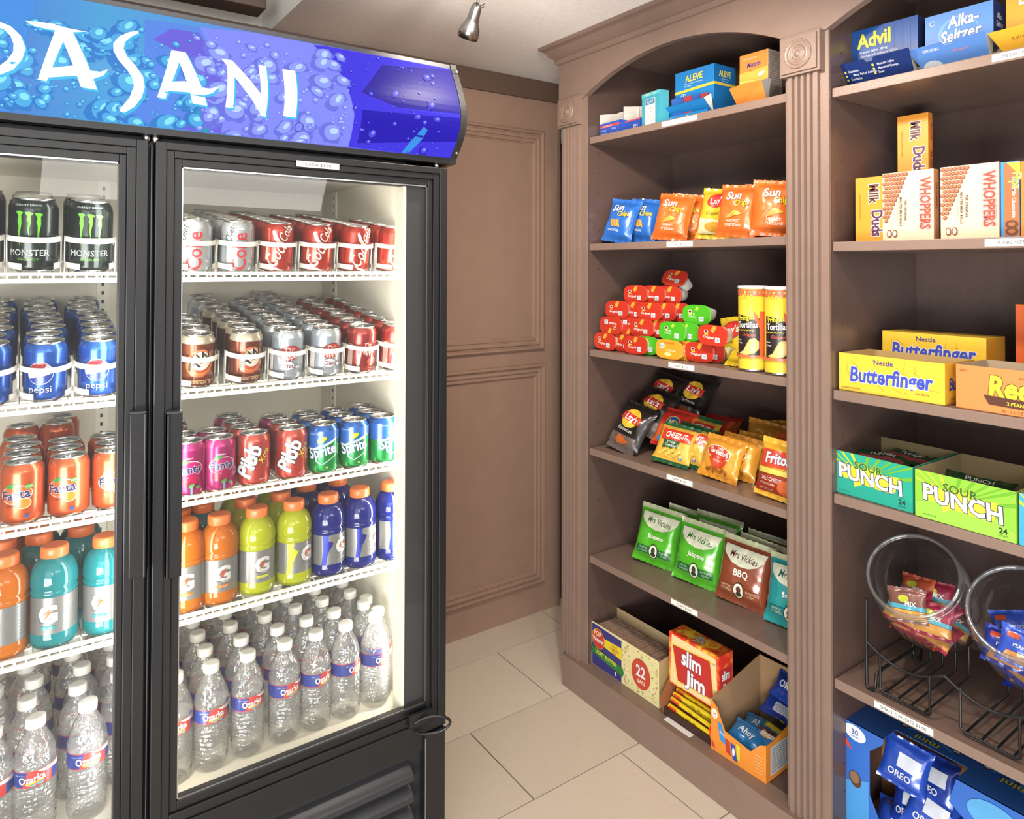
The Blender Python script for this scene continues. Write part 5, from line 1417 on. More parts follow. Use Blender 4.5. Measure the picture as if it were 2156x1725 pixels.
# --- base of bay one
ZB = .0995
Lx = 1.560
ya, yb = ycol(1243, Lx, 1380), ycol(1388, Lx, 1470); W = ya-yb; W = min(W, .33)
o = tray('popcorn_carton', W, .115, .138, .150, '#e7dca0', '#b9a076', cs='#b59a68'); P = Pf(o); h = .138; L0 = -W/2
P.poly([(L0+.010, .002), (L0+W*.48, .002), (L0+W*.48, h-.008), (L0+.010, h-.004)], '#38357c'); P.poly([(L0+W*.20, h-.034), (L0+W*.49, h-.030), (L0+W*.49, h-.068), (L0+W*.33, h-.064), (L0+W*.22, h-.060)], '#e9cf2c')
for i, t in enumerate(('TASTE', 'COMPARE', 'SAVE')): P.text(t, L0+W*.375, h-.044-i*.010, .0075, '#b5462c', sx=.9, bold=.03)
P.poly(ell(L0+W*.13, h-.046, .030, .032, n=40), '#d9a02c'); P.poly(ell(L0+W*.13, h-.046, .028, .030), '#c8392c'); P.text('POP', L0+W*.12, h-.038, .017, '#f4e9b0', sx=.8, bold=.05); P.text('Weaver', L0+W*.13, h-.056, .015, '#f6f2e8', sx=.75, bold=.05, out='#8a2418', ow=.05)
P.poly([(L0+.008, .062), (L0+W*.5, .050), (L0+W*.52, .036), (L0+W*.5, .022), (L0+.008, .040)], '#2f7a3a'); P.text('LIGHT BUTTER', L0+W*.25, .043, .0115, '#e4dc3a', rot=-4, sx=.95, bold=.05); P.text('tender & sweet', L0+W*.26, .034, .005, '#7fb06a', rot=-4); P.text('8', L0+W*.40, .012, .012, '#f0f0f0', bold=.05)
rn = random.Random(9)
for i in range(150):
    u, v = L0+W*rn.uniform(.50, .985), rn.uniform(.004, h-.004)
    P.poly(ell(u, v, rn.uniform(.0018, .004), rn.uniform(.0015, .003), n=6, rot=rn.uniform(0, 90)), rn.choice(['#f6efc8', '#d8c27a', '#c9a95a', '#efe4b0']), same=i > 0)
P.poly(ell(L0+W*.76, .068, .039, .044), '#c23a2c'); P.poly(ell(L0+W*.76, .068, .0365, .0415), '#c94632'); P.text('22', L0+W*.76, .060, .034, '#f4efe6', sx=.85, bold=.05, out='#5a3a86', ow=.04); P.text('BAGS', L0+W*.77, .040, .012, '#f4e4c8', sx=.8, bold=.03)
P.build('carton_print', o); tag(o, 'long yellow and purple popcorn carton with its top cut open', 'carton')
px0, py0 = Lx, (ya+yb)/2
place(o, px0, py0, ZB)
pm = MB(); pm.box(-.050, .050, 0, .0065, 0, .118, mt('#b98a6a', r=.7, var=.08, vscale=60)); pme = pm.mesh('popcorn_bag')
for i in range(20):
    q = bpy.data.objects.new('popcorn_bag', pme); COL.objects.link(q)
    tag(q, 'folded brown popcorn bag, '+(['left end one', 'second', 'third', 'fourth', 'fifth', 'sixth', 'seventh', 'eighth', 'ninth', 'tenth', 'eleventh', 'twelfth', 'thirteenth', 'fourteenth', 'fifteenth', 'sixteenth', 'seventeenth', 'eighteenth', 'nineteenth', 'right end one'][i])+' counted along the long carton', 'popcorn bag', 'popcorn bags filed in the carton')
    q.location = (px0+.058, py0+W/2-.014-i*(W-.03)/20, ZB+.0015); q.rotation_mode = 'QUATERNION'; q.rotation_quaternion = (Matrix.Rotation(-.12-.02*(i % 3), 3, 'X')).to_quaternion()
m = MB(); rn = random.Random(4); fm = clear_mat('film', (.9, .9, .9), gloss=1, rough=.1, haze=.15)
for i in range(20):
    yy = W/2-.02-i*(W-.03)/20
    rows = [[(x-.045+.09*k/8 if False else -.045+.09*k/8, 0, 0) for k in range(9)]]
    P2 = [[Vector((px0+.016+.084*k/8, py0+yy+.004*math.sin(k*2+i)+.003*j, ZB+.116+.008*j+.003*math.sin(k*3.1+i*2))) for k in range(9)] for j in range(2)]
    m.quad_grid(P2, fm, True)
q = m.build('plastic_film'); tag(q, 'clear crinkled film over the popcorn bags in the carton', 'wrap', kind='stuff')
# meat stick box
ya, yb = ycol(1402, 1.565, 1500), ycol(1504, 1.565, 1560); W = ya-yb; D = max(.05, xcol(1535, yb, 1500)-1.565)
D = min(D, .12)
m = MB(); fc = bpy.data.materials.new('flame_card'); fc.use_nodes = True; nt = fc.node_tree; b0 = nt.nodes['Principled BSDF']; b0.inputs['Roughness'].default_value = .4
tc = nt.nodes.new('ShaderNodeTexCoord'); ns = nt.nodes.new('ShaderNodeTexNoise'); ns.inputs['Scale'].default_value = 22; ns.inputs['Detail'].default_value = 4; ns.inputs['Distortion'].default_value = 1.2
cr_ = nt.nodes.new('ShaderNodeValToRGB'); e = cr_.color_ramp.elements; e[0].position = .36; e[0].color = (*lin('#c8301c'), 1); e[1].position = .66; e[1].color = (*lin('#efcc3a'), 1); e2 = e.new(.5); e2.color = (*lin('#e2692a'), 1)
nt.links.new(tc.outputs['Object'], ns.inputs['Vector']); nt.links.new(ns.outputs['Fac'], cr_.inputs[0]); nt.links.new(cr_.outputs[0], b0.inputs['Base Color'])
H = .232; zo = .085
m.box(-W/2, W/2, .03, D+.03, zo, H, fc); m.box(-W/2, W/2, .06, D+.03, 0, zo, fc)
I = mt('#9a5a34', r=.85)
m.box(-W/2, W/2, .03, .06, 0, .0012, I)
for s_ in (-1, 1):
    x0, x1 = (W/2-.0012, W/2) if s_ > 0 else (-W/2, -W/2+.0012)
    m.prism([(.062, 0), (.062, zo+.01), (.03, zo+.01), (-.012, .050), (.004, 0)], 0, x0, x1, fc if s_ > 0 else I)
m.box(-W/2, W/2, -.001+.004, .0052, 0, .022, mt('#3a2018', r=.6))
o = m.build('meat_stick_carton')
P = Pr(front(.03), r=.42)
P.poly([(-W/2+.004, zo+.004), (W/2-.002, zo+.004), (W/2-.008, H-.010), (-W/2+.010, H-.004)], '#f0d9a0')
P.poly([(-W/2+.010, H-.030), (W/2-.026, H-.020), (W/2-.012, zo+.018), (-W/2+.030, zo+.014)], '#e8cf4a'); P.poly([(-W/2+.014, H-.033), (W/2-.029, H-.024), (W/2-.016, zo+.022), (-W/2+.033, zo+.018)], '#c2302a')
P.text('slim', -.006, H-.074, .044, '#f6f4f0', sx=.74, rot=-2, bold=.07, out='#3a2a6a', ow=.05); P.text('Jim', .010, H-.124, .042, '#f6f4f0', sx=.92, rot=-2, bold=.07, out='#3a2a6a', ow=.05); P.text('120 CT', W/2-.014, H-.028, .005, '#3a4a9a')
P.build('carton_print', o)
P = Pr(rside(W/2, .03), r=.42); P.poly([(.006, zo+.02), (D-.006, zo+.022), (D-.004, H-.035), (.004, H-.040)], '#c2302a'); P.text('slim', D/2, H-.070, .026, '#f6f4f0', sx=.62, bold=.06, out='#3a2a6a', ow=.04); P.text('Jim', D/2+.004, H-.104, .026, '#f6f4f0', sx=.75, bold=.06, out='#3a2a6a', ow=.04)
P.text('SMOKED', D/2, zo-.02, .008, '#4a1a1a'); P.build('side_print', o)
P = Pr(top(H, .03), r=.42); P.text('slim', -.004, D*.52, .020, '#f4f0e8', sx=.8, bold=.06, out='#8a1c1c'); P.text('Jim', .004, D*.26, .020, '#f4f0e8', sx=.9, bold=.06, out='#8a1c1c'); P.build('top_print', o)
tag(o, 'flame patterned red and yellow meat stick box with cut-away front', 'carton'); place(o, 1.552, (ya+yb)/2, ZB, rz=.02)
m = MB(); m.tube([(-W*.42, 0, 0), (-W*.36, 0, 0), (W*.36, 0, 0), (W*.42, 0, 0)], .0062, mt('#e2c82a', r=.3, coat=.3), n=10); st = m.build('meat_stick')
P = Pr(lambda u, v, off: Vector((u, -(.0062+off)*math.cos(v/.0062), (.0062+off)*math.sin(v/.0062))), gv=.002, r=.3); P.poly([(-W*.4, -.004), (-W*.22, -.004), (-W*.25, .004), (-W*.4, .004)], '#d8482a'); P.text('SLIM', .0, -.0022, .005, '#4a2a18'); P.text('JIM', .022, -.0022, .005, '#4a2a18'); P.build('wrapper_print', st)
for i in range(7):
    q = st if i == 0 else dup(st); tag(q, 'yellow wrapped meat stick, '+['lowest at the front', 'second from the bottom', 'third from the bottom', 'topmost at the front', 'topmost at the back', 'behind the third one', 'behind the lowest one'][i]+' in the flame box', 'snack stick', 'meat sticks in the flame box')
    yy, zz = [(.014, .010), (.014, .026), (.024, .040), (.034, .055), (.048, .060), (.040, .040), (.032, .012)][i]
    place(q, 1.552+yy, (ya+yb)/2, ZB+zz, rz=.02, roll=.03*(i % 3))
# orange multipack carton of cookies
ya, yb = ycol(1505, 1.565, 1520), ycol(1618, 1.565, 1600); W = ya-yb; D = min(.24, max(.14, xcol(1672, yb, 1600)-1.565+.12))
m = MB(); F = mt('#e98f34', r=.42, coat=.2); S_ = mt('#c3c4c0', r=.5); I = mt('#a98660', r=.85); hf = .088
m.box(-W/2, W/2, 0, D, 0, .0012, I)
m.prism([(-W/2, 0), (W/2, 0), (W/2, hf+.008), (W/2-.018, hf), (W/2-.045, .058), (-W/2+.045, .070), (-W/2+.020, .120), (-W/2, .135)], 1, 0, .0012, F)
m.poly([(W/2, 0, 0), (W/2, D, 0), (W/2, D, .135), (W/2, .03, hf+.008), (W/2, 0, hf+.008)], F); m.poly([(W/2-.0013, 0, 0), (W/2-.0013, D, 0), (W/2-.0013, D, .135), (W/2-.0013, .03, hf+.008), (W/2-.0013, 0, hf+.008)], I)
m.poly([(-W/2, 0, 0), (-W/2, D, 0), (-W/2, D, .180), (-W/2, 0, .135)], F); m.poly([(-W/2+.0013, 0, 0), (-W/2+.0013, D, 0), (-W/2+.0013, D, .180), (-W/2+.0013, 0, .135)], I)
m.box(-W/2, W/2, D-.0012, D, 0, .178, F, mats={'-y': I})
o = m.build('cookie_carton')
P = Pf(o); P.poly(ell(-W/2+.012, .100, .010, .013), '#f6efe0'); P.text('24', -W/2+.012, .097, .008, '#b04a2a'); P.text('packs', -W/2+.012, .091, .003, '#b04a2a')
P.poly([(-W/2+.022, .085), (-W/2+.036, .082), (-W/2+.050, .034), (-W/2+.030, .040)], '#3a8fd0'); P.text('Ahoy', -W/2+.036, .056, .009, '#f0f0f0', rot=-12, sx=.7); P.poly([(-W/2+.046, .052), (-W/2+.060, .050), (-W/2+.064, .014), (-W/2+.050, .018)], '#c23a2c'); P.poly([(-W/2+.062, .050), (-W/2+.076, .048), (-W/2+.084, .008), (-W/2+.070, .010)], '#2c4ab0'); P.poly(ell(-W/2+.072, .030, .004, .011), '#e8eef6'); P.poly([(-W/2+.080, .056), (-W/2+.092, .055), (-W/2+.092, .016), (-W/2+.084, .018)], '#d6d43a')
P.poly([(-W/2+.003, .012), (-W/2+.016, .010), (-W/2+.004, .030)], '#d23a34')
for i in range(6): P.poly(rect(W/2-.020, .060-i*.008, .022, .0012), '#f6d8a8', same=i > 0)
P.build('carton_print', o)
P = Pr(rside(W/2), r=.5); P.poly([(.018, .012), (D-.01, .012), (D-.01, .084), (.018, .084)], '#c9cac6')
for i in range(11): P.poly(rect(D/2+.003, .019+i*.0058, D*.8, .0016), '#565c66', same=i > 0)
for i in range(5): P.poly(rect(.03+i*.03, .048, .0012, .066), '#565c66', same=True)
P.build('side_print', o)
tag(o, 'orange cookie multipack carton with torn front and white ingredients panel', 'carton'); cx = 1.552; cy = (ya+yb)/2; place(o, cx, cy, ZB, rz=.04)
def pack(name, w_, h, t, col, seed, txt=None, tcol='#f2f2f2', extra=None):
    o, P = bag(w_, h, t, col, seed, seal=.007, crumple=.003, metal=.12)
    o.name = name
    if extra: extra(P)
    if txt: P.text(txt, 0, h*.45, h*.26, tcol, sx=.85, bold=.05)
    return o, P
def exbutter(P): P.poly(ell(-.01, .040, .020, .012), '#e8b070'); P.poly([(-.045, .058), (.045, .052), (.045, .042), (-.045, .046)], '#6a3a2a')
yellowp = lambda P: P.poly([(-.05, .025), (.05, .022), (.05, .040), (-.05, .044)], '#2a2a2a')
def exwhite(P): P.poly(rect(.01, .028, .05, .024), '#dfe6f0'); [P.poly(rect(.01, .020+i*.004, .044, .0014), '#7a86a8', same=i > 0) for i in range(5)]
for i, (dx, dy, dz, c, txt, tc_, ex, tilt, rz, roll, lab) in enumerate([
        (.045, .020, .022, '#2f86cc', 'Ahoy', '#f4f4f4', None, 1.15, .1, .1, 'sky blue cookie pack lying frontmost in the orange carton'),
        (.075, -.030, .028, '#2f7fc8', 'Butter', '#f4f4f4', exbutter, 1.2, -.1, -.1, 'blue cookie pack with brown band in the orange carton'),
        (.130, -.030, .040, '#d8d02c', None, None, yellowp, 1.2, 0, .1, 'yellow cookie pack in the middle of the orange carton'),
        (.110, .020, .020, '#3a90d0', 'Ahoy', '#f4f4f4', None, 1.25, .2, .0, 'light blue cookie pack under the others in the orange carton'),
        (.165, -.005, .066, '#1f3f9a', None, None, exwhite, 1.0, .1, .1, 'navy cookie pack with white panel, lower of two at the back of the orange carton'),
        (.185, -.020, .110, '#1d45a8', 'OREO', '#f4f4f4', None, .7, .0, .1, 'navy cookie pack standing topmost in the orange carton')]):
    q, P = pack('cookie_pack', .105, .072, .028, c, 140+i, txt, tc_ or '#ffffff', ex); done(q, P, lab, 'cookie packs in the orange carton', 'snack pack', 'pack_print')
    place(q, cx+dx-.01, cy+dy, ZB+dz, rz=rz, tilt=tilt, roll=roll)

# ================================================================== BAY TWO
ZR1 = 1.797+TH+.0005
def dispenser(px0, px1, X, h, d, cf, cs, prints, label, flap=None, rz=0, hflap=.06):
    ya, yb = ycol(px0, X, 100), ycol(px1, X, 100); W = ya-yb
    m = MB(); c1, c2 = mt(cf, r=.4, coat=.25), mt(cs, r=.4, coat=.2); I = mt('#bfb8aa', r=.85)
    z0 = .052
    m.box(-W/2, W/2, 0, d, z0, h, c1, mats={'+x': c2, '-x': c2}); m.box(-W/2, W/2, .045, d, 0, z0, c2, mats={'-y': I}); m.box(-W/2, W/2, 0, .045, 0, .0012, I)
    o = m.build('medicine_dispenser')
    P = Pr(front(0), r=.42, coat=.1); prints(P, W, h, z0); P.build('carton_print', o)
    m = MB(); fy, fz = -.050, hflap
    pts = [(-W/2-.014, fz), (-.010, fz+.001), (-.006, fz-.006), (.008, fz-.006), (.012, fz+.001), (W/2+.006, fz+.002), (W/2-.002, 0), (-W/2+.012, 0)]
    rows = [[(u, fy*(v/fz)+(-.002), v) for u, v in pts]]
    c3 = mt(flap, r=.4, coat=.2)
    bm_pts = [(u, -.004+fy*max(0, v)/fz, v+.0005) for u, v in pts]
    tri = tessellate_polygon([[Vector((u, v, 0)) for u, v in pts]]); b0 = len(m.v); m.v.extend(bm_pts)
    for t in tri: m.f.append(tuple(b0+j for j in t)); m.m.append(m.mi(c3)); m.sm.append(False)
    b0 = len(m.v); m.v.extend([(x, y+.001, z) for x, y, z in bm_pts])
    for t in tri: m.f.append(tuple(b0+j for j in t)); m.m.append(m.mi(I)); m.sm.append(False)
    for s_ in (-1, 1):
        m.poly([(s_*(W/2), .0, z0-.004), (s_*(W/2+.004), -.020, z0+.014), (s_*(W/2-.002), fy*.8, fz*.85), (s_*(W/2-.004), -.004, .0)], I)
    f_ = m.build('flap', o); f_['label'] = 'open front flap'
    FP = Pr(lambda u, v, off: Vector((u, -.004+fy*v/fz-off*1.2, v+.0005-off*.6)), r=.42)
    tag(o, label, 'carton'); place(o, X, (ya+yb)/2, ZR1, rz=rz); return o, FP, W
def advil(P, W, h, z0):
    P.text('Advil', -.012, h-.044, .034, '#e9dc3a', rot=1, sx=.82, bold=.07, out='#12264e', ow=.03); P.text('Ibuprofen Tablets, 200 mg', -.014, h-.058, .0055, '#e8ecf4', sx=.8, bold=.02); P.text('Pain Reliever/Fever Reducer (NSAID)', .0, h-.068, .0055, '#e8ecf4', sx=.72, bold=.02)
    P.poly([(-.02, h-.088), (W/2-.02, h-.078), (W/2-.02, h-.070), (0, h-.078)], '#d8485a'); P.text('Tablets', W/2-.045, h-.083, .006, '#f4e4e8', rot=6)
    for i in range(9): P.poly(rect(-W/2+.01+i*.018, (h+z0)/2, .0004, h-z0-.004), '#2c66a8', same=i > 0)
    P.poly(ell(-.01, h-.082, .007), '#d87a80')
o, FP, W = dispenser(1778, 1932, 1.640, .148, .055, '#1b4f96', '#16284e', advil, 'dark blue pain reliever dispenser with yellow lettering, left on the top shelf', flap='#16306e', rz=.02)
for i, (t, u, v) in enumerate((('Headache', -.050, .040), ('Minor Pain of Arthritis', -.033, .032), ('Toothache', -.048, .024), ('Muscular Aches', .030, .044), ('Menstrual Cramps', .033, .036), ('Fever', .016, .028))):
    x_ = -.060 if u < 0 else .006; FP.text(t, x_+.006+.0048*.9*.37*len(t), v, .0048, '#e8ecf4', sx=.9, bold=.02); FP.poly(rect(x_, v+.0022, .0045, .0045), '#d8dc6a')
FP.build('flap_print', o)
def alka(P, W, h, z0):
    P.poly(ell(.0, h-.050, .040, .036), '#7fb0e6'); P.poly(ell(.002, h-.050, .036, .032), '#5d96dc')
    P.text('Alka-', .010, h-.036, .026, '#f4f6fa', rot=2, shear=.15, sx=.8, bold=.06, out='#2a4a9a', ow=.05); P.text('Seltzer', .004, h-.066, .026, '#f4f6fa', rot=2, shear=.15, sx=.8, bold=.06, out='#2a4a9a', ow=.05)
    P.poly(ell(-W/2+.016, h-.018, .006), '#dfe8f4'); P.poly(ell(-W/2+.016, h-.018, .0048), '#5b8fd8')
o, FP, W = dispenser(1948, 2092, 1.655, .140, .06, '#6296de', '#26346e', alka, 'light blue effervescent tablet dispenser, second on the top shelf of the right bay', flap='#5a8ad2', rz=.0)
FP.text('ORIGINAL', -.035, .048, .0055, '#f2f4f8'); FP.poly(ell(-.04, .02, .02, .012), '#c9d4e2'); FP.text('effervescent', .02, .040, .0045, '#e89080'); FP.build('flap_print', o)
P = Pr(rside(W/2), r=.45); P.text('Alka-', .03, .105, .013, '#dfe6f4', sx=.7, shear=.15, bold=.04); P.text('Seltzer', .03, .088, .013, '#dfe6f4', sx=.7, shear=.15, bold=.04); P.build('side_print', o)
def oranged(P, W, h, z0):
    P.text('DayQuil', .02, h-.03, .024, '#f8f4ec', bold=.05); P.poly([(-W/2, h-.075), (W/2, h-.060), (W/2, z0), (-W/2, z0)], '#f2c83a'); P.text('COLD', 0, h-.055, .009, '#fbeadc')
o, FP, W = dispenser(2119, 2260, 1.67, .150, .06, '#eea93a', '#d8842c', oranged, 'orange and yellow cold medicine dispenser cut off at the edge', flap='#f0b83a')
FP.text('PUSH IN', -.02, .04, .005, '#8a5a2a'); FP.build('flap_print', o)
for i in range(5):
    m = MB(); m.box(-.020, .020, -.0018, .0018, 0, .052, mt(['#c9cfe0', '#3a4a9a', '#8d93b0', '#c9cfe0', '#3a4a9a'][i], r=.35, metal=.3)); q = m.build('medicine_sachet')
    tag(q, 'foil tablet sachet in the light blue dispenser, '+['first', 'second', 'third', 'fourth', 'last'][i]+' from its left side', 'sachet', 'sachets in the light blue dispenser'); place(q, 1.675+.004*i, ycol(1975, 1.67, 100)-.012*i, ZR1+.002, tilt=-.2)

# candy boxes, king size shelf
ZR2 = 1.439+TH+.0005
def milkduds(w_, h, d, px, X, zz, lab, side=True, rz=0):
    o = cbox('candy_box', w_, h, d, '#e6962c', '#dd822a', '#c9782c'); P = Pf(o)
    P.text('Milk', -.004, h*.745, .023, '#5a2a22', rot=-90, sx=.80, bold=.07, out='#f6efe0', ow=.10); P.text('Duds', .002, h*.28, .026, '#5a2a4e', rot=-90, sx=.80, bold=.07, out='#f6efe0', ow=.10)
    P.text('made with Chocolate & Caramel', -w_/2+.010, h*.55, .0032, '#6b3a1c', rot=-90); P.build('carton_print', o)
    if side:
        P = Pr(rside(w_/2), r=.45); P.text('MILK DUDS', d/2, h*.70, .007, '#7a2f14', rot=-90, sx=.8, bold=.04); P.text('MILK DUDS', d/2, h*.28, .007, '#7a2f14', rot=-90, sx=.8, bold=.04); P.build('side_print', o)
    tag(o, lab, 'candy box', 'orange caramel candy boxes'); place(o, X, ycol(px, X, 430), zz, rz=rz); return o
ya, yb = ycol(1802, 1.60, 440), ycol(1858, 1.60, 440)
milkduds(ya-yb+.012, .148, .02, 1834, 1.60, ZR2, 'orange caramel candy box standing lowest, leftmost on its shelf')
w0 = ycol(1890, 1.70, 300)-ycol(1955, 1.70, 300)
# a back row that carries the stack
for i in range(4):
    X = 1.70+i*.0225; w0_ = w0
    milkduds(w0, .148, .021, 1922, X, ZR2, ['lower orange candy box hidden behind the malt ball boxes, front', 'lower orange candy box hidden behind the malt ball boxes, second', 'lower orange candy box hidden behind the malt ball boxes, third', 'lower orange candy box hidden behind the malt ball boxes, rear'][i], side=False)
    milkduds(w0, .148, .021, 1922, X, ZR2+.1485, ['orange caramel candy box stacked above the malt ball boxes, frontmost of four', 'orange caramel candy box on the upper stack, second from the front', 'orange caramel candy box on the upper stack, third from the front', 'orange caramel candy box on the upper stack, rearmost'][i])
def whop(w_, h, d):
    o = cbox('candy_box', w_, h, d, '#e4cfae', '#c98a5a', '#d9c6a8'); P = Pf(o); rn = random.Random(2)
    for i in range(8):
        for j in range(12):
            u, v = -w_/2+.005+i*.0078+(.0039 if j % 2 else 0), h-.006-j*.0092
            if u < -w_/2+.056-(h-v)*.42: 
                P.poly(ell(u, v, .0046, n=12), '#7a4028', same=(i+j) > 0)
    base = len(P.L)
    first_ = True
    for i in range(8):
        for j in range(12):
            u, v = -w_/2+.005+i*.0078+(.0039 if j % 2 else 0), h-.006-j*.0092
            if u < -w_/2+.056-(h-v)*.42:
                P.poly(ell(u-.0006, v+.0008, .0034, n=10), '#b5704c', same=not first_); first_ = False
    P.text('WHOPPERS', w_/2-.027, h*.52, .0215, '#dc4a2c', rot=-90, sx=.73, bold=.08, out='#f6efe4', ow=.04)
    k = P.L[-2]; P.L.insert(len(P.L)-2, (text2d('WHOPPERS', .17)[0] and [((w_/2-.027)+(c*.0215), h*.52-(a*.0215*.73)) for a, c in text2d('WHOPPERS', .17)[0]], text2d('WHOPPERS', .17)[1], '#4a3f86', False, None))
    P.text('THE ORIGINAL', -.006, h*.44, .0052, '#4a2a1c', rot=-90, bold=.03); P.text('MALTED MILK BALLS', -.016, h*.42, .0052, '#4a2a1c', rot=-90, bold=.03); P.text('Naturally and Artificially Flavored', -.022, h*.42, .0024, '#7a6a5a', rot=-90)
    P.poly(ell(-w_/2+.028, .016, .0055, .0085), '#8a4a2c'); P.poly(ell(-w_/2+.0275, .016, .0035, .006), '#f0dcc0'); P.poly(ell(-w_/2+.016, .016, .0055, .0085), '#8a4a2c'); P.poly(ell(-w_/2+.0155, .016, .0035, .006), '#f0dcc0')
    P.build('carton_print', o)
    P = Pr(rside(w_/2), r=.45); P.text('WHOPPERS', d/2-.004, h*.62, .008, '#7a3418', rot=-90, bold=.05); P.text('MALTED MILK BALLS', d/2-.004, h*.22, .0045, '#7a3418', rot=-90); P.build('side_print', o)
    return o
ya, yb = ycol(1858, 1.598, 440), ycol(1966, 1.598, 440); wh = whop(ya-yb, .152, .024)
tag(wh, 'cream malt ball candy box, the left one of the pair', 'candy box', 'cream malt ball boxes'); place(wh, 1.598, (ya+yb)/2, ZR2)
w2 = dup(wh); w2.rotation_mode = 'QUATERNION'; tag(w2, 'cream malt ball candy box, the right one of the pair', 'candy box', 'cream malt ball boxes'); place(w2, 1.598, (ycol(1980, 1.598, 440)+ycol(2104, 1.598, 440))/2, ZR2)
ya, yb = ycol(2107, 1.602, 440), ycol(2147, 1.602, 440); o = cbox('candy_box', ya-yb, .150, .03, '#3f8fd4', '#2f78b8', '#3f8fd4'); P = Pf(o); P.poly(rect(.003, .075, .026, .145), '#a8683a'); P.poly([(-.005, .148), (.018, .148), (.018, .12)], '#e9d23a'); P.text('Flipz', .004, .112, .017, '#e9dc3a', rot=-90, sx=.75, bold=.06, out='#3f7fc0', ow=.06); P.text('Milk Chocolate', .004, .068, .007, '#f0f0ea', rot=-90, bold=.03)
for v in (.012, .026): P.poly(ell(.003, v, .011, .008), '#6a3a1e'); P.poly(ell(.003, v, .006, .004), '#a8683a')
P.build('carton_print', o); tag(o, 'blue and brown pretzel candy box right of the malt ball boxes', 'candy box'); place(o, 1.602, (ya+yb)/2, ZR2)
ya = ycol(2149, 1.602, 440); o = cbox('candy_box', .08, .148, .03, '#e9802c', '#d8702c'); P = Pf(o); P.text("Reese's", -.022, .08, .016, '#eede4a', rot=-90, bold=.05, out='#5a2a18'); P.text('Pieces', -.002, .08, .016, '#eede4a', rot=-90, bold=.05, out='#5a2a18'); P.build('carton_print', o); tag(o, 'orange peanut candy box cut by the edge, right of the blue pretzel box', 'candy box'); place(o, 1.602, ya-.04, ZR2)

# butterscotch bar cartons
ZR3 = 1.096+TH+.0005
def butter_print(P, W, h):
    rn = random.Random(6)
    for i in range(26):
        u, v = rn.uniform(-W/2+.02, W/2-.02), rn.uniform(.01, h-.01); a = rn.uniform(0, 180)
        l_ = rn.uniform(.012, .03)
        dx, dz = l_/2*math.cos(R(a)), l_/2*math.sin(R(a)); dz = max(-v+.001, min(h-v-.001, dz))
        P.poly([(u-dx, v-dz), (u+dx, min(h-.001, max(.001, v+dz))), (u+dx+.001, min(h-.001, max(.001, v+dz+.0008))), (u-dx+.001, v-dz+.0008)], '#dfa02c', same=i > 0)
    P.text('Butterfinger', .0, h*.30, .034, '#3f4fb8', rot=1, shear=.12, sx=.80, bold=.07, out='#f4f0e2', ow=.06); P.text('Nestle', -.012, h*.78, .011, '#3f3f8a', sx=1.1, bold=.03)
ya, yb = ycol(1764, 1.562, 800), ycol(1992, 1.562, 800); W = ya-yb
o = tray('candy_bar_carton', W, .125, .086, .086, '#ecc33a', '#c9a86a', cs='#dfa52e'); P = Pf(o); butter_print(P, W, .086); P.text('26 BARS/BARRAS', -W/2+.030, .006, .0045, '#6a5a22'); P.text('bar.barra', W/2-.045, .014, .0055, '#5a4a2a'); P.build('carton_print', o)
P = Pr(rside(W/2), r=.45); P.text('Bu', .030, .030, .026, '#3f3f8a', bold=.07, sx=.8, shear=.1); P.text('26 BARS', .03, .010, .004, '#8a5a1a'); P.build('side_print', o)
tag(o, 'open yellow candy bar carton at the front of its shelf', 'carton', 'yellow candy bar cartons'); place(o, 1.562, (ya+yb)/2, ZR3, rz=-.04)
ya, yb = ycol(1856, 1.70, 740), ycol(2078, 1.70, 740); W2 = ya-yb; hh = .130
o = cbox('candy_bar_carton', W2, .132, .09, '#ecc33a', '#d89a2c', '#e2b436'); P = Pr(lambda u, v, off: Vector((u, -off, v+.052)), r=.45); butter_print(P, W2*.98, .080); P.build('carton_print', o)
tag(o, 'closed yellow candy bar carton standing behind the open one', 'carton', 'yellow candy bar cartons'); place(o, 1.70, (ya+yb)/2, ZR3, rz=-.03)
ya = ycol(2011, 1.556, 830); W = .24
o = tray('candy_bar_carton', W, .13, .088, .088, '#e98a4a', '#bfa88a', cs='#e98a4a'); P = Pf(o); P.text("Reese's", .008, .032, .042, '#e9e23a', sx=.82, shear=.1, bold=.08, out='#6a4a1c', ow=.06); P.text('MILK CHOCOLATE', .030, .070, .005, '#7a3a1a', sx=1.3)
P.poly([(-.070, .034), (.11, .026), (.11, .010), (-.060, .016)], '#5a3222'); P.text('2 PEANUT BUTTER CUPS', .020, .0175, .0065, '#e9e23a', rot=-2, bold=.04); P.text('36 - 1.5 OZ (42 g) PKGS', .0, .0045, .0055, '#7a4a2a'); P.text('44000', -W/2+.014, .075, .004, '#8a4a2a'); P.build('carton_print', o)
tag(o, 'open orange peanut butter cup carton right of the yellow ones', 'carton'); place(o, 1.556, ya-W/2, ZR3, rz=-.035)
m = MB(); m.box(-.06, .06, -.012, .012, 0, .03, mt('#e98a3a', r=.4)); 
o = cbox('candy_carton', .11, .205, .05, '#e0642a', '#d0562a'); P = Pf(o); P.poly([(-.05, .01), (.05, .01), (.05, .06), (-.05, .05)], '#eea23a'); P.poly(ell(.0, .14, .03, .035), '#ea8a4a'); P.build('carton_print', o)
tag(o, 'tall red orange candy carton behind the peanut butter cup carton', 'carton'); place(o, 1.76, ycol(2138, 1.76, 700)-.055, ZR3)

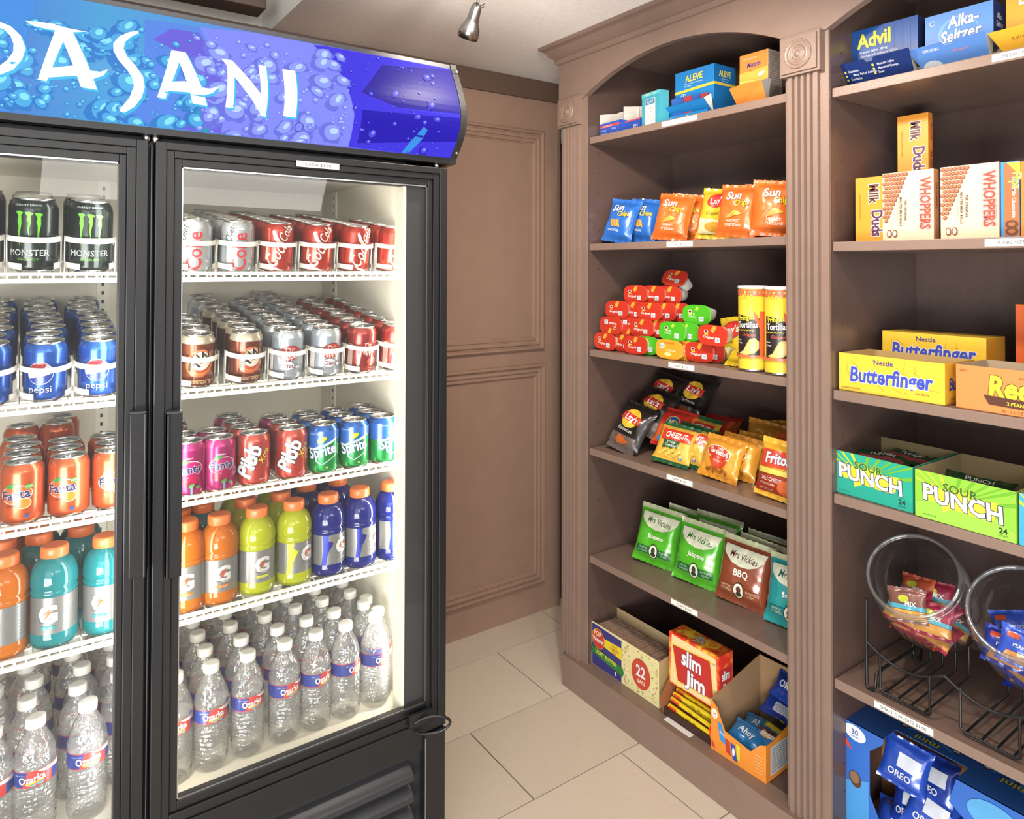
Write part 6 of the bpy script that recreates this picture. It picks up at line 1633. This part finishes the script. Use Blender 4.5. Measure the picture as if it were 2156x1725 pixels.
# sour candy cartons
ZR4 = .857+TH+.0005
def sour(px0, px1, X, cf, cs, arc, lab, nm, rz=-.03, h=.098, contents=()):
    ya, yb = ycol(px0, X, 1000), ycol(px1, X, 1000); W = ya-yb
    o = tray('candy_carton', W, .20, h, h+.004, cf, '#a8946a', cs=cs); P = Pf(o)
    cx_, cy_ = -W/2, 0
    for i in range(9):
        a = R(8+i*9.5); P.poly([(-W*.1, h*.46), (W/2*math.cos(a)*1.0 if False else min(W/2-.001, -W*.1+.16*math.cos(a)), min(h-.001, h*.46+.16*math.sin(a))), (min(W/2-.001, -W*.1+.16*math.cos(a+.05)), min(h-.001, h*.46+.16*math.sin(a+.05)))], '#6cb22c' if cf != '#1fb08a' else '#a8c83a', same=i > 0)
    for i in range(6):
        a = R(100+i*12); P.poly([(-W*.1, h*.46), (max(-W/2+.001, -W*.1+.12*math.cos(a)), min(h-.001, h*.46+.12*math.sin(a))), (max(-W/2+.001, -W*.1+.12*math.cos(a+.07)), min(h-.001, h*.46+.12*math.sin(a+.07)))], '#b9cf3a', same=i > 0)
    P.poly([(-W/2+.001, .001), (W/2-.001, .001), (W/2-.001, .018), (W/2-.03, .036), (-.01, .046), (-W/2+.03, .042), (-W/2+.001, .030)], arc)
    P.poly([(-W*.40, h*.62), (-W*.28, h*.80), (-W*.30, h*.70), (W*.12, h*.74), (W*.10, h*.66), (W*.34, h*.70), (W*.30, h*.34), (W*.20, h*.30), (-W*.1, h*.34), (-W*.2, h*.24), (-W*.22, h*.40), (-W*.34, h*.40)], '#e2d83a')
    P.text('PUNCH', -.002, h*.36, h*.34, '#f4f2ee', rot=-4, shear=-.12, sx=W/.19*.98, bold=.07, out='#2a2440', ow=.07); P.text('SOUR', -.006, h*.66, h*.17, '#2f6a2a', rot=-3, sx=1.1, bold=.06, out='#dfe23a', ow=.05)
    P.text('24', W/2-.022, .013, .011, '#1f3a2a', bold=.05); P.text('COUNT', W/2-.022, .007, .0035, '#1f3a2a'); P.text('NET WT 48 OZ', -W/2+.030, .008, .0028, '#2f5a3a')
    P.build('carton_print', o)
    tag(o, lab, 'carton', 'sour candy cartons'); place(o, X, (ya+yb)/2, ZR4, rz=rz)
    for j, (dx, dy, dz, ti, ro, t) in enumerate(contents):
        q, PP = pack('candy_pack', .13, .055, .014, '#2a5a34', 160+j+int(px0), 'PUNCH', '#f0f0e8', lambda P_: P_.poly([(-.05, .010), (.05, .008), (.05, .020), (-.05, .022)], '#9a4a4a'))
        done(q, PP, t, 'candy packs in the '+nm+' carton', 'snack pack', 'pack_print'); place(q, X+dx, (ya+yb)/2+dy, ZR4+dz, tilt=ti, roll=ro, rz=.3*(-1)**j)
    return o
sour(1751, 1923, 1.562, '#1fa98c', '#1f9a80', '#1fa08a', 'teal sour candy carton, leftmost on its shelf', 'teal', contents=[(.02, .03, .062, 1.35, .1, 'sour candy pack at the front left in the teal carton'), (.03, -.035, .064, 1.4, -.1, 'sour candy pack at the front right in the teal carton'), (.075, .02, .070, 1.35, .1, 'sour candy pack in the middle of the teal carton'), (.11, -.02, .074, 1.3, -.1, 'sour candy pack at the back of the teal carton'), (.06, -.01, .050, 1.45, 0, 'sour candy pack under the others in the teal carton')])
sour(1925, 2141, 1.552, '#8cc63a', '#7ab42e', '#9ad24a', 'lime green sour candy carton, middle one of three', 'lime', contents=[(.10, .015, .052, 1.2, .1, 'single sour candy pack left deep in the lime carton'), (.12, -.02, .012, 1.45, .0, 'lowest sour candy pack in the lime carton')])
sour(2144, 2320, 1.548, '#39a8d8', '#2f9a6a', '#39a8d8', 'blue sour candy carton cut by the photo edge', 'blue')

# jars on their wire rack
ZR5 = .434+TH
def jar(c, n, Rr=.134, ro=.116):
    """squat clear globe with a wide tilted mouth"""
    n = Vector(n).normalized(); q = n.to_track_quat('Z', 'Y').to_matrix().to_4x4(); T = Matrix.Translation(c) @ q @ Matrix.Diagonal((.79, .79, 1.27, 1))
    m = MB(); a0 = math.asin(ro/Rr); prof = []
    for i in range(19):
        a = PI-(PI-a0)*i/18
        prof.append((max(.001, Rr*math.sin(a)), Rr*math.cos(a)))
    m.lathe(prof, JAR, n=48, T=T, cap0=False, cap1=False)
    o = m.build('candy_jar'); 
    zr = Rr*math.cos(a0); m = MB(); ring = [T @ Vector((ro*math.cos(2*PI*i/48), ro*math.sin(2*PI*i/48), zr)) for i in range(48)]
    m.tube(ring, .0042, RIMM, n=10, closed=True); ring = [T @ Vector(((ro+.004)*math.cos(2*PI*i/48), (ro+.004)*math.sin(2*PI*i/48), zr-.010)) for i in range(48)]
    m.tube(ring, .0022, RIMM, n=8, closed=True)
    m.build('rim', o); return o, T
JAR = clear_mat('jar_glass', (.93, .94, .94), gloss=1.6, rough=.02, haze=.02, ior=1.45)
RIMM = clear_mat('jar_rim', (.75, .77, .78), gloss=2.6, rough=.06, haze=.10, ior=1.6)
nj = Vector((-.72, -.04, .69)).normalized()
for k, (px, py, X) in enumerate(((1921, 1210, 1.615), (2150, 1290, 1.610))):
    rc = at(px, py, 0, X); c = rc-nj*.085
    o, T = jar(c, nj); tag(o, ['clear globe candy jar of red nut packs, the left one on the rack', 'clear globe candy jar of blue peanut packs, cut by the photo edge'][k], 'candy jar', 'globe jars on the wire rack')
    rn = random.Random(20+k)
    cols = [['#a82c4a', '#b5344e', '#c8a04a', '#8a5a4a', '#b02c48', '#a82c4a', '#c85a3a', '#9a2c44', '#b5344e', '#8a5a50', '#b5344e', '#a82c4a', '#c85a3a'], ['#2238a0', '#2a46b8', '#2238a0', '#2a46b8', '#1f3290', '#2a46b8', '#3a5ac8', '#2238a0', '#2a46b8', '#3a5ac8', '#2238a0', '#2a46b8', '#2238a0']][k]
    spots = [(-.070, .030, -.095, .9), (-.066, -.035, -.098, 1.0), (.0, .060, -.085, .9), (.005, -.06, -.088, 1.0), (-.075, .0, -.060, .6), (.02, .0, -.075, .6), (-.030, .034, -.040, .5), (-.020, -.034, -.042, .55), (-.012, .002, -.118, 1.45), (-.108, .004, -.052, .35), (-.092, .052, -.070, .5), (-.088, -.058, -.072, .5), (-.055, .0, -.108, 1.2)]
    for i, (dx, dy, dz, ti) in enumerate(spots):
        def ex(P_, i=i, k=k):
            if k == 0:
                P_.poly(ell(-.006, .050, .012, .008), '#c8cf3a'); P_.poly([(-.04, .030), (.04, .027), (.04, .036), (-.04, .040)], '#5ab0c8'); P_.text('MIX', .008, .036, .010, '#f4efe8', bold=.06, rot=-4); P_.poly([(-.04, .008), (.04, .008), (.04, .026), (-.04, .029)], '#e0a04a')
            else:
                P_.poly(rect(-.018, .056, .022, .010), '#c8502c'); P_.text('PEANUTS', .004, .036, .007, '#d8e2f4', bold=.03); P_.poly([(-.03, .010), (.03, .006), (.035, .028), (-.025, .026)], '#c98a4a')
        q, P = pack('nut_pack', .080, .074, .022, cols[i], 200+k*20+i, None, None, ex)
        nm = ['red nut mix', 'blue peanut'][k]
        done(q, P, f'{nm} pack in the {["left", "right"][k]} jar, {["low at the front left", "low at the front right", "low at the rear left", "low at the rear right", "leaning at the front middle", "standing at the back middle", "on top at the left", "on top at the right", "flat on the bottom", "pressed to the glass in the middle", "pressed to the glass at the left", "pressed to the glass at the right", "lowest at the front"][i]}', f'{nm} packs in the {["left", "right"][k]} jar', 'snack pack', 'pack_print')
        place(q, c.x+.012+dx*.72, c.y+dy*.62, c.z+dz*.95, rz=rn.uniform(-.3, .3), tilt=ti, roll=rn.uniform(-.4, .4)); q.scale = (.98, .98, .98)
# wire rack
rk = empty('wire_rack', (1.60, .62, ZR5)); tag(rk, 'black wire rack holding the two globe jars', 'rack'); RI = Matrix.Translation((-1.60, -.62, -ZR5))
def rw(pts, name, r_=.0032, par=None):
    m = MB(); m.tube(pts, r_, BLACK, n=8); o = m.build(name, rk); o.matrix_parent_inverse = RI; return o
yL = ycol(1826, 1.575, 1350); zb = ZR5+.0045
yM = ycol(1984, 1.575, 1450); yR = yM-(yL-yM)-.01
XF, XB = 1.572, 1.78
def rail(X, name, dz=0):
    pts = []
    for i in range(25):
        y = yL-(yL-yR)*i/24*1.0; t = (i % 12)/12
        pts.append((X, y, ZR5+.104+dz-.028*math.sin(PI*t)))
    return rw(pts, name)
rail(XF, 'front_rail'); rail(XB, 'rear_rail', .02)
for y, nm_ in ((yL, 'hooked_leg'), (yR, 'hooked_leg')):
    rw([(XF, y, ZR5+.20), (XF, y, ZR5+.09), (XF, y, zb+.006), (XF-.002, y-.004, zb), (XF-.002, y-.014, zb-.001), (XF-.001, y-.020, zb+.006), (XF, y-.021, zb+.035), (XF+.03, y-.021, zb+.040), (XB-.02, y-.021, zb+.040), (XB, y-.021, zb+.03), (XB, y-.018, zb+.002), (XB, y-.004, zb+.002), (XB, y, zb+.02), (XB, y, ZR5+.20)], nm_, .0036)
w4 = (yL-yM)
for k in range(2):
    ya = yL-.030-k*(w4+.005); yb_ = ya-w4*.66
    rw([(XF, ya, ZR5+.094), (XF, ya, zb+.012), (XF, ya-.006, zb+.005), (XF, yb_+.006, zb+.002), (XF, yb_, zb+.006), (XF, yb_, ZR5+.088)], 'support_loop', .0028)
    for j in range(4):
        y = ya-.01-j*(ya-yb_-.02)/3
        rw([(XF, y, zb+.005), (XB, y, zb+.012), (XB, y, ZR5+.095)], 'cross_wire', .0024)
# small cookie bites box under the rack
ZR6 = ZB
ya, yb = ycol(1771, 1.60, 1640), ycol(1771, 1.60, 1640)-.42; W = .42; h = .245
o = None; m = MB(); F = mt('#2f6cc8', r=.4, coat=.2); I = mt('#a97848', r=.9, var=.05, vscale=50); D = .16
fr = [(-W/2, 0), (W/2, 0), (W/2, h), (-W/2+.25, h-.0), (-W/2+.235, h-.055), (-W/2+.29, h-.09), (-W/2+.30, .04), (-W/2+.10, .035), (-W/2+.068, .10), (-W/2+.068, h-.045), (-W/2+.098, h-.015), (-W/2+.10, h), (-W/2, h)]
m.prism(fr, 1, 0, .0014, F)
m.box(-W/2, W/2, D-.0014, D, 0, h, F, mats={'-y': I}); m.box(-W/2, -W/2+.0014, 0, D, 0, h, F, mats={'+x': I}); m.box(W/2-.0014, W/2, 0, D, 0, h, F); m.box(-W/2, W/2, 0, D, 0, .0014, I)
tp = mt('#2a5fae', r=.4, coat=.2)
m.box(-W/2, -W/2+.10, 0, D, h-.0014, h, tp, mats={'-z': I}); m.box(-W/2+.10, -W/2+.25, .055, D, h-.0014, h, tp, mats={'-z': I}); m.box(-W/2+.25, W/2, 0, D, h-.0014, h, tp, mats={'-z': I})
o = m.build('cookie_carton'); 
P = Pf(o); P.poly(ell(-W/2+.034, h-.022, .026, .017, rot=-8), '#eef2f6'); P.text('30', -W/2+.034, h-.026, .012, '#2a4aa0', bold=.05); P.text('PACKS', -W/2+.034, h-.033, .0045, '#2a4aa0'); P.poly([(-W/2+.001, h-.055), (-W/2+.030, h-.064), (-W/2+.001, h-.026)], '#d24a4a')
P.poly([(-W/2+.001, .001), (-W/2+.066, .001), (-W/2+.066, .13), (-W/2+.001, .10)], '#4a9ae0'); P.poly(ell(-W/2+.034, h-.125, .014, .016), '#5a3a2c'); P.poly(ell(-W/2+.033, h-.123, .011, .013), '#8a6a52'); P.poly(ell(-W/2+.036, h-.130, .013, .015), '#5a3a2c', same=False); P.poly(ell(-W/2+.034, h-.124, .0105, .0125), '#8a6a52')
P.poly(ell(W/2-.10, h-.04, .05, .03), '#58a8e0'); P.build('carton_print', o)
P = Pr(top(h), r=.42)
for cx_ in (-W/2+.16, W/2-.09):
    for i in range(9):
        a = R(i*40); P.poly([(cx_, .10), (cx_+.06*math.cos(a), .10+.04*math.sin(a)), (cx_+.06*math.cos(a+.2), .10+.04*math.sin(a+.2))], '#3f8fd0', same=i > 0)
    P.text('OREO', cx_, .112, .020, '#e8eef6', rot=180, sx=1.0, bold=.07, out='#1f3f86', ow=.07); P.text('mini', cx_, .078, .020, '#c8c04a', rot=180, sx=1.1, bold=.05, out='#1f2f56', ow=.06)
    for dx, dy in ((-.05, .13), (.05, .13), (-.055, .085), (.055, .085)): P.poly(ell(cx_+dx, dy, .008), '#2a2220'); P.poly(ell(cx_+dx, dy, .0065, .003), '#dfe4ea')
P.build('top_print', o)
X6 = 1.60; place(o, X6, ya-W/2, ZR6, rz=0)
tag(o, 'blue mini cookie carton with ragged cut-out front, under the jar shelf', 'carton')
for i, (du, dy, dz, ti, ro, t) in enumerate([(.12, .03, .135, .35, .15, 'standing at the left'), (.135, .045, .045, .5, -.2, 'low at the left'), (.17, .03, .06, .6, .2, 'slumped in the middle'), (.20, .05, .035, .8, -.3, 'low in the middle'), (.235, .03, .03, .9, .3, 'low at the right'), (.165, .07, .11, .5, -.1, 'leaning behind the others'), (.11, .02, .005, 1.1, 0, 'at the very bottom'), (.26, .05, .02, 1.0, .1, 'against the right side'), (.15, .012, .002, .9, .3, 'spilling towards the front')]):
    q, P = pack('cookie_pack', .100, .10, .03, '#1f3fa8' if i % 2 else '#2a52c0', 260+i, None, None, lambda P_: (P_.poly(rect(.01, .058, .05, .030), '#dfe6f2'), P_.text('OREO', -.005, .022, .014, '#dfe6f2', bold=.05)))
    done(q, P, f'royal blue mini cookie pack in the cut-out carton, {t}', 'cookie packs in the blue carton', 'snack pack', 'pack_print')
    place(q, X6+dy, ya-du, ZR6+dz, tilt=ti, roll=ro, rz=.2*(-1)**i)

# ================================================================== TRACK LAMP
lp = at(990, 45, 0, .90)
X0 = lp.x
tl = empty('track_lamp', (X0, lp.y, CEIL-.001)); tag(tl, 'brushed steel track spotlight hanging from the low ceiling', 'lamp'); TI = Matrix.Translation((-X0, -lp.y, -(CEIL-.001)))
STEEL = mt('#b9b6ae', r=.24, metal=1.0)
def tk(m, n):
    o = m.build(n, tl); o.matrix_parent_inverse = TI; return o
topc = at(1006, 6, 0, X0); botc = at(984, 80, 0, X0)
ax = (botc-topc); Ln = ax.length; q = ax.normalized().to_track_quat('Z', 'Y').to_matrix().to_4x4(); T = Matrix.Translation(topc) @ q
k = Ln/.085
m = MB(); m.lathe([(.004, 0), (.0095*k, .003*k), (.0125*k, .010*k), (.0150*k, .040*k), (.0165*k, .046*k), (.0235*k, .060*k), (.0255*k, .070*k), (.0250*k, .085*k), (.0235*k, .085*k), (.0225*k, .070*k), (.004, .060*k)], STEEL, n=32, T=T, cap1=False)
o = tk(m, 'lamp_head')
m = MB(); m.lathe([(.002, .066*k), (.0215*k, .080*k)], mt('#fff0d0', emit=6), n=24, T=T); tk(m, 'bulb')
m = MB()
for dx in (-.008, .008):
    for dz in (.006, .012): m.lathe([(.0013, 0), (.0013, .0125)], BLACK2, n=8, T=Matrix.Translation(topc+Vector((dx*k-.0*k, -.006, -dz*k))) @ Matrix.Rotation(PI/2, 4, 'X'))
tk(m, 'vent_hole')
m = MB(); m.tube([topc, topc+Vector((.003, 0, .02)), Vector((X0+.004, lp.y, CEIL-.045))], .004, STEEL, n=10); m.tube([topc+Vector((-.018, 0, .012)), topc+Vector((-.006, 0, .028)), Vector((X0+.004, lp.y, CEIL-.045))], .003, STEEL, n=10); tk(m, 'swivel_arm')
m = MB(); m.box(X0-.012, X0+.02, -.4, lp.y+.06, CEIL-.03, CEIL-.0005, STEEL); tk(m, 'track_rail')
m = MB(); m.lathe([(.016, CEIL-.052), (.017, CEIL-.048), (.017, CEIL-.031), (.012, CEIL-.0305)], STEEL, n=24, T=Matrix.Translation((X0+.004, lp.y, 0))); tk(m, 'mount_cup')
bpy.context.view_layer.update()
